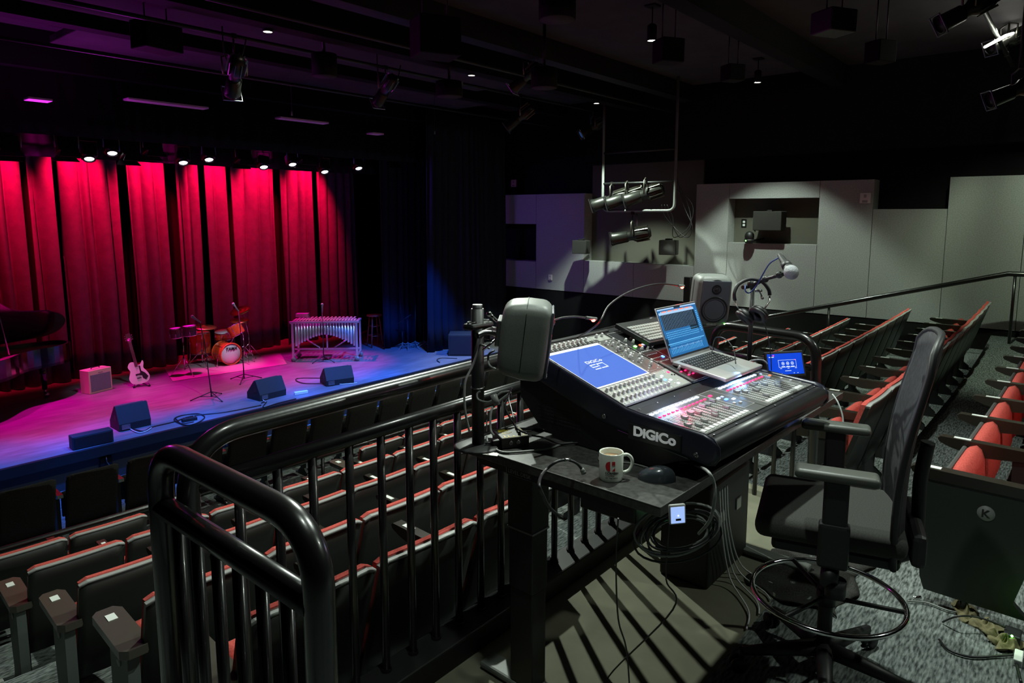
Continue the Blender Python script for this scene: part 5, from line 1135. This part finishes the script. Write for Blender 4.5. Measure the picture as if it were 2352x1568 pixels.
# stool
so = gp_(870, 796); s_t = thing('wooden_stool', 'wooden stool lit red beside the side curtain', 'stool', (so.x-.02, so.y+.1, SZ))
a = MB(); a.lathe([(.0001, .68), (.17, .68), (.175, .695), (.17, .712), (.0001, .715)], 24); a.build('seat', 'wood_red', s_t)
for k in range(4): q_ = .5+k*PI/2; MB().tube([(.11*math.cos(q_), .11*math.sin(q_), .69), (.19*math.cos(q_), .19*math.sin(q_), 0)], .015, 8).build('leg', 'wood_red', s_t)
for z_, rr in ((.25, .163), (.46, .137)):
    for k in range(4): q_ = .5+k*PI/2; a = MB(); a.tube([(rr*math.cos(q_), rr*math.sin(q_), z_), (rr*math.cos(q_+PI/2), rr*math.sin(q_+PI/2), z_)], .008, 6); a.build('rung', 'wood_red', s_t)
# cables, power box, pedal
def scable(label, pts, r=.008, m='cable'): MB().tube(smooth([at(x, y, 2, SZ+.012) for x, y in pts], 8), r, 6).build('cable', m, label=label, cat='cable', group='cables on the stage')
scable('cable running along the stage front from the left floor monitor', [(290, 985), (305, 985), (330, 990), (350, 980), (400, 968), (440, 955), (500, 948), (540, 942), (600, 930)])
scable('coiled cable loop in front of the microphone stand', [(403, 960), (420, 975), (450, 972), (470, 958), (455, 950), (420, 953), (400, 962), (415, 972), (445, 968)])
scable('cable from the middle floor monitor to the power strip', [(600, 925), (612, 922), (605, 935), (640, 925), (680, 915)])
scable('cable loop left of the right floor monitor', [(750, 880), (700, 880), (680, 873), (690, 868), (750, 868)])
scable('short cable at the right front corner of the stage', [(1010, 832), (1004, 826), (1015, 822), (1050, 823)])
scable('white cable plugged in the left floor monitor', [(292, 976), (300, 985), (318, 993), (335, 990), (348, 982)], .007, 'cable_white')
scable('white cable plugged in the middle floor monitor', [(612, 905), (620, 908), (605, 918), (612, 923)], .007, 'cable_white')
scable('white cable plugged in the right floor monitor', [(765, 878), (780, 882), (800, 881), (820, 879)], .007, 'cable_white')
pb_ = thing('power_strip', 'pale power strip with plugs beside the middle floor monitor', 'power strip', gp_(690, 905), R(-15))
a = MB(); a.rbox(-.10, .12, -.03, .03, 0, .05, .008); a.build('case', 'plate_white', pb_)
pd_ = thing('foot_pedal', 'small black foot controller inside the cable loop on the stage', 'pedal', gp_(435, 966), R(-10))
a = MB(); a.rbox(-.10, .10, -.04, .04, 0, .045, .008); a.build('case', 'rubber', pd_)
for i in range(3): MB().cyl((-.06+i*.06, 0, .044), (-.06+i*.06, 0, .058), .010, n=8).build('switch', 'steel', pd_)

# ================================================================== OVERHEAD
def leko(label, c, d, scale=1, hang=.35, lit=None, lens='lens_blue', grp=None):
    t = thing('stage_light', label, 'stage light', c, 0, grp); d = V(d).normalized(); x = d.cross(V((0, 0, 1))).normalized(); X = frame((0, 0, 0), x, d.cross(x)) @ M.Diagonal((scale, scale, scale, 1))
    a = nb(X); a.lathe([(.0001, -.24), (.05, -.235), (.075, -.20), (.085, -.10), (.085, -.04), (.06, .0), (.055, .12)], 18); a.build('housing', 'leko_body', t)
    a = nb(X); 
    for i in range(10): q_ = 2*PI*i/10; a.X = X @ M.Rotation(q_, 4, 'Z'); a.box(.078, .098, -.003, .003, -.21, -.05)
    a.build('cooling_fins', 'leko_fin', t)
    a = nb(X); a.lathe([(.058, .05), (.072, .06), (.078, .22), (.084, .24), (.084, .27), (.070, .27)], 20); a.build('lens_tube', 'leko_body', t)
    a = nb(X); a.lathe([(.0001, .255), (.068, .258), (.068, .25), (.0001, .247)], 18); a.build('lens', lens, t)
    a = nb(X); a.rbox(-.095, .095, -.095, -.085, .265, .275, .002); a.rbox(-.095, .095, .085, .095, .265, .275, .002); a.rbox(-.095, -.085, -.095, .095, .265, .275, .002); a.rbox(.085, .095, -.095, .095, .265, .275, .002); a.build('colour_frame', 'steel', t)
    a = MB(); a.tube([x*.11*scale, x*.12*scale+V((0, 0, .16*scale)), V((0, 0, .20*scale)), -x*.12*scale+V((0, 0, .16*scale)), -x*.11*scale], .010*scale, 6); yk = a.build('yoke', 'leko_fin', t)
    a = MB(); a.cyl((0, 0, .2*scale), (0, 0, hang), .012, n=8); a.rbox(-.03, .03, -.025, .025, hang-.03, hang+.03, .006); a.build('clamp', 'leko_body', t); return t
def pipe(label, a_, b_, r=.024, m='frame_black'): MB().cyl(a_, b_, r, n=10).build('lighting_pipe', m, label=label, cat='pipe')
pipe('black lighting pipe over the front seats carrying several stage lights', (1.0, 7.62, 3.72), (12.0, 7.62, 3.72))
pipe('thin black pipe along the ceiling above the third red row', (1.0, 6.1, 3.6), (12.0, 6.1, 3.6), .02)
pipe('black lighting pipe over the stage front carrying the lit row of lights', (.4, 11.75, 2.98), (11.6, 11.75, 2.98))
pipe('black pipe at the top right carrying the glowing stage light', (6.2, .95, 3.72), (11.8, .95, 3.72))
pipe('black pipe beneath the ceiling near the side wall speakers', (1.0, 8.9, 3.55), (12, 8.9, 3.55), .02)
def lk(px, py, y, lab, tg, sc=1.0, pz=3.72, **k):
    c = at(px, py, 1, y); return leko(lab, c, V(tg)-c, sc, pz-c.z, **k)
lk(540, 172, 7.62, 'stage light hanging at the upper left with small bright glints', (6, 13, -.5), 1.15, grp='lights on the front pipe')
lk(886, 205, 7.62, 'dim stage light hanging right of the round ceiling drum', (7, 13, -.5), 1.05, grp='lights on the front pipe')
lk(1195, 268, 7.62, 'stage light with a pale blue front, pointing down left above the side wall sign', (6, 12, -.9), 1.15, grp='lights on the front pipe')
lk(1362, 292, 7.62, 'stage light with gold glints, rightmost above the lighting ladder', (6, 12, -.9), 1.1, grp='lights on the front pipe')
lk(1210, 175, 6.1, 'dark stage light high above the side wall, nearly lost in the dark', (6, 12, -.9), 1.0, pz=3.6)
g3 = lk(2315, 92, .95, 'brightly glowing stage light at the top right corner', (3.5, 7, -.3), 1.05, lens='cone')
a = MB(); q0 = at(2262, 108, 1, .90)-V(g3.location); q1 = at(2345, 70, 1, .90)-V(g3.location); a.tube([q0, q0.lerp(q1, .5)+V((0, 0, .02)), q1], [.012, .018, .012], 6); a.build('light_leak_slot', 'lamp_hot', g3)
lk(2225, 22, .95, 'dark stage light at the top edge left of the glowing one', (3.5, 7, -.3), 1.0, lens='cone')
lk(2338, 205, .55, 'dark stage light below the glowing one at the right edge', (3.5, 7, -.3), .9, lens='cone')
# row of lit stage lights
for i, (px, py, lit) in enumerate([(205, 364, 1), (258, 351, 2), (421, 373, 1), (480, 366, 2), (606, 383, 1), (672, 377, 2), (746, 394, 1), (824, 386, 2)]):
    c = at(px, py, 1, 11.62); t = thing('stage_light', 'lit stage light over the stage, %s from the left in the glowing row' % ORD[i], 'stage light', c, 0, 'glowing stage lights over the stage')
    a = MB(); a.X = M.Rotation(R(-28), 4, 'X') @ M.Rotation(R(8), 4, 'Y'); a.rbox(-.10, .10, -.09, .09, .0, .20, .03); a.build('housing', 'leko_body', t)
    a = MB(); a.X = M.Rotation(R(-28), 4, 'X') @ M.Rotation(R(8), 4, 'Y'); a.lathe([(.0001, -.012), (.055, -.008), (.066, .0), (.066, .004), (.0001, .004)], 20); a.build('lens', 'lens_lit', t)
    a = MB(); a.X = M.Rotation(R(-28), 4, 'X') @ M.Rotation(R(8), 4, 'Y'); a.lathe([(.072, -.02), (.086, -.02), (.086, .01), (.072, .01)], 20); a.build('colour_frame', 'rubber', t)
    a = MB(); a.tube([(-.12, 0, .08), (-.12, 0, .26), (.12, 0, .26), (.12, 0, .08)], .008, 5); a.cyl((0, 0, .26), (0, .14, 2.98-c.z), .010, n=6); a.build('yoke', 'yoke_blue' if lit == 2 else 'leko_body', t)
for i, (px, py) in enumerate([(20, 350), (155, 352), (300, 362), (352, 352), (560, 372), (700, 372), (900, 380)]):
    c = at(px, py, 1, 11.55); t = thing('stage_light', 'unlit flood light with flaps silhouetted against the red curtain, %s from the left' % ORD[i], 'stage light', c, 0, 'unlit lights over the stage')
    a = MB(); a.X = M.Rotation(R(-20), 4, 'X'); a.rbox(-.13, .13, -.10, .10, .0, .22, .02); a.build('housing', 'leko_body', t)
    a = MB(); a.X = M.Rotation(R(-20), 4, 'X')
    a.prism([(-.16, -.10), (.16, -.10), (.10, .02), (-.10, .02)], 1, -.115, -.105); a.prism([(-.18, -.08), (.18, -.08), (.11, .03), (-.11, .03)], 1, .105, .115); a.build('barn_door', 'rubber', t)
    a = MB(); a.tube([(-.15, 0, .08), (-.16, 0, .30), (0, 0, .36), (.16, 0, .30), (.15, 0, .08)], .008, 5); a.cyl((0, 0, .34), (0, .2, 2.98-c.z), .010, n=6); a.build('yoke', 'leko_fin', t)
# downlight cans
CL = ['top left corner of the ceiling', 'middle of the ceiling above the side curtain', 'ceiling above the lighting ladder', 'ceiling near the top centre right', 'ceiling above the framed wall niche']
for i, (px, py, z) in enumerate([(615, 74, 3.72), (1083, 174, 3.72), (1370, 238, 3.70), (1497, 94, 3.72), (1740, 190, 3.75)]):
    c = at(px, py, 2, z); t = thing('pendant_downlight', 'small black can light, lit, in the '+CL[i] if i != 0 else 'small black can light, lit, near the top left of the ceiling', 'light', c, 0, 'can lights on the ceiling')
    a = MB(); a.lathe([(.052, .0), (.055, .0), (.055, .17), (.03, .19), (.0001, .19)], 18); a.cyl((0, 0, .18), (0, 0, 4.13-z), .008, n=6); a.rbox(-.07, .07, -.07, .07, 4.10-z, 4.13-z, .004); a.build('can', 'black', t)
    a = MB(); a.lathe([(.0001, .006), (.050, .006), (.050, .012), (.0001, .012)], 16); a.build('lamp_face', 'can_lit', t)
# ceiling speakers, drums and boxes
def cbox(label, px, py, z, sx, sy_, sz_, rz=0, nm='ceiling_speaker', m='black'):
    c = at(px, py, 2, z); t = thing(nm, label, 'speaker' if 'speaker' in nm else 'ceiling unit', c, R(rz)); a = MB(); a.rbox(-sx/2, sx/2, -sy_/2, sy_/2, -sz_/2, sz_/2, .012); a.build('case', m, t)
    a = MB(); a.cyl((-sx*.3, 0, sz_/2), (-sx*.3, 0, 4.13-c.z), .008, n=6); a.cyl((sx*.3, 0, sz_/2), (sx*.3, 0, 4.13-c.z), .008, n=6); a.build('hanger', 'frame_black', t); return t
cbox('black box hanging from the ceiling left of the bright-glinted stage light', 360, 85, 3.6, .42, .3, .3, 10)
cbox('big black box hanging from the ceiling above the stage curtain edge', 1000, 88, 3.42, .42, .34, .36, -25)
cbox('black box speaker hanging right of the top centre can light', 1535, 118, 3.4, .26, .22, .24, -30)
cbox('small dark box left of the can light above the wall niche', 1683, 168, 3.5, .24, .2, .2, -30)
cbox('dark box under the ceiling at the upper right', 2022, 120, 3.4, .24, .2, .22, -30)
cbox('dark projector under the ceiling with a pale front plate', 1915, 52, 3.45, .30, .26, .20, -30, 'ceiling_projector', 'frame_black')
def cdrum(label, px, py, z, r, h):
    c = at(px, py, 2, z); t = thing('ceiling_drum', label, 'ceiling unit', c); a = MB(); a.lathe([(.0001, -h/2), (r, -h/2), (r, h/2), (.0001, h/2)], 28); a.build('shell', 'black', t)
    a = MB(); a.lathe([(.0001, -h/2-.004), (r*.93, -h/2-.004), (r*.93, -h/2+.002), (.0001, -h/2+.002)], 28); a.build('underside_disc', 'ceiling_paint', t); a = MB(); a.cyl((0, 0, h/2), (0, 0, 4.13-c.z), .02, n=8); a.build('hanger', 'frame_black', t)
cdrum('round black ceiling drum with a purple-lit underside, upper left', 745, 150, 3.5, .15, .26)
cdrum('round black ceiling drum at the top centre of the frame', 1280, 22, 3.78, .19, .2)
cdrum('round dark ceiling drum right of the second can light', 1250, 180, 3.45, .17, .24)
cdrum('round dark ceiling drum above the stage right of the first pipe', 1032, 205, 3.45, .19, .2)
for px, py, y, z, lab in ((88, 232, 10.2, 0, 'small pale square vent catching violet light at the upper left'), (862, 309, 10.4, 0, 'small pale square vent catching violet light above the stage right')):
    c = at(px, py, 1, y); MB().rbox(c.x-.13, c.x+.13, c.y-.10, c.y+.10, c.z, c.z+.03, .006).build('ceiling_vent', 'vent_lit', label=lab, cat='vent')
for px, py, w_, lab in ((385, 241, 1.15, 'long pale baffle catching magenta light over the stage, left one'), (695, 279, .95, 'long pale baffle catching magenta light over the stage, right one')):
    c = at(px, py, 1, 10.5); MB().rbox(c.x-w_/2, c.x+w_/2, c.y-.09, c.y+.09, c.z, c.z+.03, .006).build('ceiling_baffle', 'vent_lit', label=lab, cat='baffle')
for px, py, y in ((669, 225, 9.4), (998, 275, 9.4)):
    c = at(px, py, 1, y); MB().tube([(c.x, c.y, 4.125), (c.x, c.y, c.z-.2), (c.x, c.y, c.z-.201), (c.x, c.y, c.z-.26)], [.004, .004, .012, .012], 6).build('hanging_microphone', 'plate_grey', label='thin microphone hanging on its wire over the stage front, %s' % ('left one' if px < 800 else 'right one'), cat='microphone')
# power leads sagging along the pipe
for px, py, lab in ((520, 90, 'sagging black lead beside the upper left stage light'), (875, 150, 'sagging black lead above the dim stage light')):
    MB().tube(smooth([at(px-10, py-30, 1, 7.6), at(px-5, py+30, 1, 7.6), at(px+10, py+60, 1, 7.6), at(px+35, py+40, 1, 7.6), at(px+45, py, 1, 7.6)], 6), .008, 6).build('cable', 'rubber', label=lab, cat='cable')

# ---- lighting ladder on the right wall side
LX = 11.45
ld_ = thing('lighting_ladder', 'hanging pipe frame with rounded lower corners, carrying stage lights before the wall recess', 'lighting frame', at(1466, 485, 0, LX)); o = V(ld_.location)
A_ = [at(x, y, 0, LX)-o for x, y in ((1384, 330), (1384, 484), (1549, 484), (1549, 215))]; A_[0] = V((A_[0].x, A_[0].y, 4.12-o.z)); A_[0].y = A_[1].y; A_[3] = V((A_[2].x, A_[2].y, 4.12-o.z)); A_[2].z = A_[1].z
MB().tube(rounded(A_, .14, 6), .026, 10).build('frame_pipe', 'spk_grey', ld_)
for dz in (.52, 1.1): MB().cyl(V((0, A_[1].y, A_[1].z+dz)), V((0, A_[2].y, A_[1].z+dz)), .02, n=8).build('cross_pipe', 'frame_black', ld_)
dr = at(1463, 490, 0, LX)-o; MB().cyl(dr, at(1463, 520, 0, LX)-o, .014, n=8).build('drop_pipe', 'steel', ld_)
for i, (px, py) in enumerate(((1405, 458), (1440, 453), (1482, 446))):
    c = at(px, py, 0, LX); leko('stage light on the lighting ladder, %s of the upper three' % ['left', 'middle', 'right'][i], c, (-.45, 1.2, -.42), 1.5, (o.z+A_[1].z+.52)-c.z, grp='lights on the ladder')
c = at(1452, 541, 0, LX); leko('stage light hanging lowest, alone under the lighting ladder', c, (-.5, 1.2, -.25), 1.5, dr.z+o.z-c.z, grp='lights on the ladder')
for px, py, lab in ((1335, 567, 'black wall speaker left of the lighting ladder'), (1536, 568, 'black wall speaker right of the lighting ladder')):
    c = at(px, py, 0, 12.0); t = thing('wall_speaker', lab, 'speaker', c, R(100)); a = MB(); a.rbox(-.16, .16, -.12, .12, -.14, .14, .012); a.build('cabinet', 'chair_fabric', t)
    a = MB(); a.rbox(-.06, .06, -.05, .05, .14, .17, .006); a.cyl((0, 0, 0), (0, -.45, .0), .02, n=8); a.build('bracket', 'frame_black', t)
random.seed(9)
for i in range(3):
    P = [at(1549, 380+i*25, 0, LX), at(1570+i*10, 470, 0, 11.7), at(1590-i*4, 520, 0, 11.7), at(1575-i*14, 545, 0, 11.7), at(1530+i*8, 500, 0, 11.6), at(1520+i*6, 470, 0, 11.5)]
    MB().tube(smooth(P, 6), .007, 5).build('cable', 'rubber', label='black cable looping down beside the right edge of the lighting ladder', cat='cable', group='ladder cables')
# wall plates
def plate(px, py, X_, w_, h_, m, lab, nm='wall_plate'):
    c = at(px, py, 0, X_); t = thing(nm, lab, 'wall device', c); a = MB(); a.rbox(-.03, .0, -w_/2, w_/2, -h_/2, h_/2, .006); a.build('cover', m, t)
    a = MB(); a.box(-.034, -.0295, -w_*.25, w_*.25, -h_*.42, -h_*.2); a.box(-.034, -.0295, -w_*.12, w_*.12, h_*.05, h_*.35); a.build('window', 'plate_grey', t)
plate(1181, 421, 12.765, .15, .17, 'sign_white', 'small pale alarm box high on the dark wall, lit violet', 'alarm_strobe'); plate(1265, 637, 12.4, .10, .13, 'sign_white', 'small white wall plate low on the grey wall, left of the ladder shadow'); plate(1988, 455, 12.4, .16, .17, 'sign_white', 'pale alarm box on the grey wall beside the dark notch', 'alarm_strobe')
c = at(1768, 507, 0, 12.35); t = thing('wall_speaker', 'black speaker mounted inside the framed wall niche', 'speaker', c, R(90)); a = MB(); a.rbox(-.25, .25, -.13, .15, -.17, .17, .012); a.build('cabinet', 'chair_fabric', t); a = MB(); a.cyl((0, -.1, 0), (0, -.36, 0), .025, n=8); a.tube([(.26, 0, .05), (.33, -.1, 0), (.33, -.2, -.2)], .01, 6); a.rbox(-.03, .05, -.02, .02, .17, .19, .004); a.build('bracket', 'frame_black', t)
c = at(1721, 548, 0, 12.3); t = thing('dome_camera', 'small black dome camera with a green light in the wall niche', 'camera', c); a = MB(); a.ball((0, 0, .04), .085, 8, (1, 1, 1.15)); a.build('dome', 'frame_black', t)
a = MB(); a.lathe([(.0001, -.09), (.06, -.085), (.09, -.05), (.09, -.01), (.0001, .0)], 18); a.tube([(0, 0, -.04), (.2, -.1, -.02), (.39, -.12, 0)], .018, 6); a.build('base', 'frame_black', t); a = MB(); a.ball((-.085, .03, -.035), .012, 5); a.build('status_light', 'led_green', t)
c = at(1709, 513, 0, 12.70); t = thing('wall_outlet', 'small outlet with two pale sockets in the wall niche', 'outlet', c); a = MB(); a.rbox(-.008, .0, -.05, .05, -.08, .08, .004); a.build('cover', 'black', t); a = MB(); a.rbox(-.012, -.007, -.022, .022, .01, .05, .008); a.rbox(-.012, -.007, -.022, .022, -.05, -.01, .008); a.build('sockets', 'plate_white', t)
# stage front floor-pocket brackets
for i, px in enumerate((243, 512, 722, 900, 1040)):
    c = at(px, [1062, 1012, 958, 908, 872][i], 1, 9.34); t = thing('cable_pocket', 'small black cable hook on the front face of the stage, %s from the left' % ORD[i], 'hook', c, 0, 'hooks on the stage front'); a = MB(); a.rbox(-.07, .07, -.02, .0, -.10, .08, .004); a.build('back_plate', 'black', t); a = MB(); a.tube([(0, -.02, .09), (0, -.04, .02), (.02, -.05, -.02), (.03, -.04, -.06)], .006, 5); a.build('hook', 'steel', t)
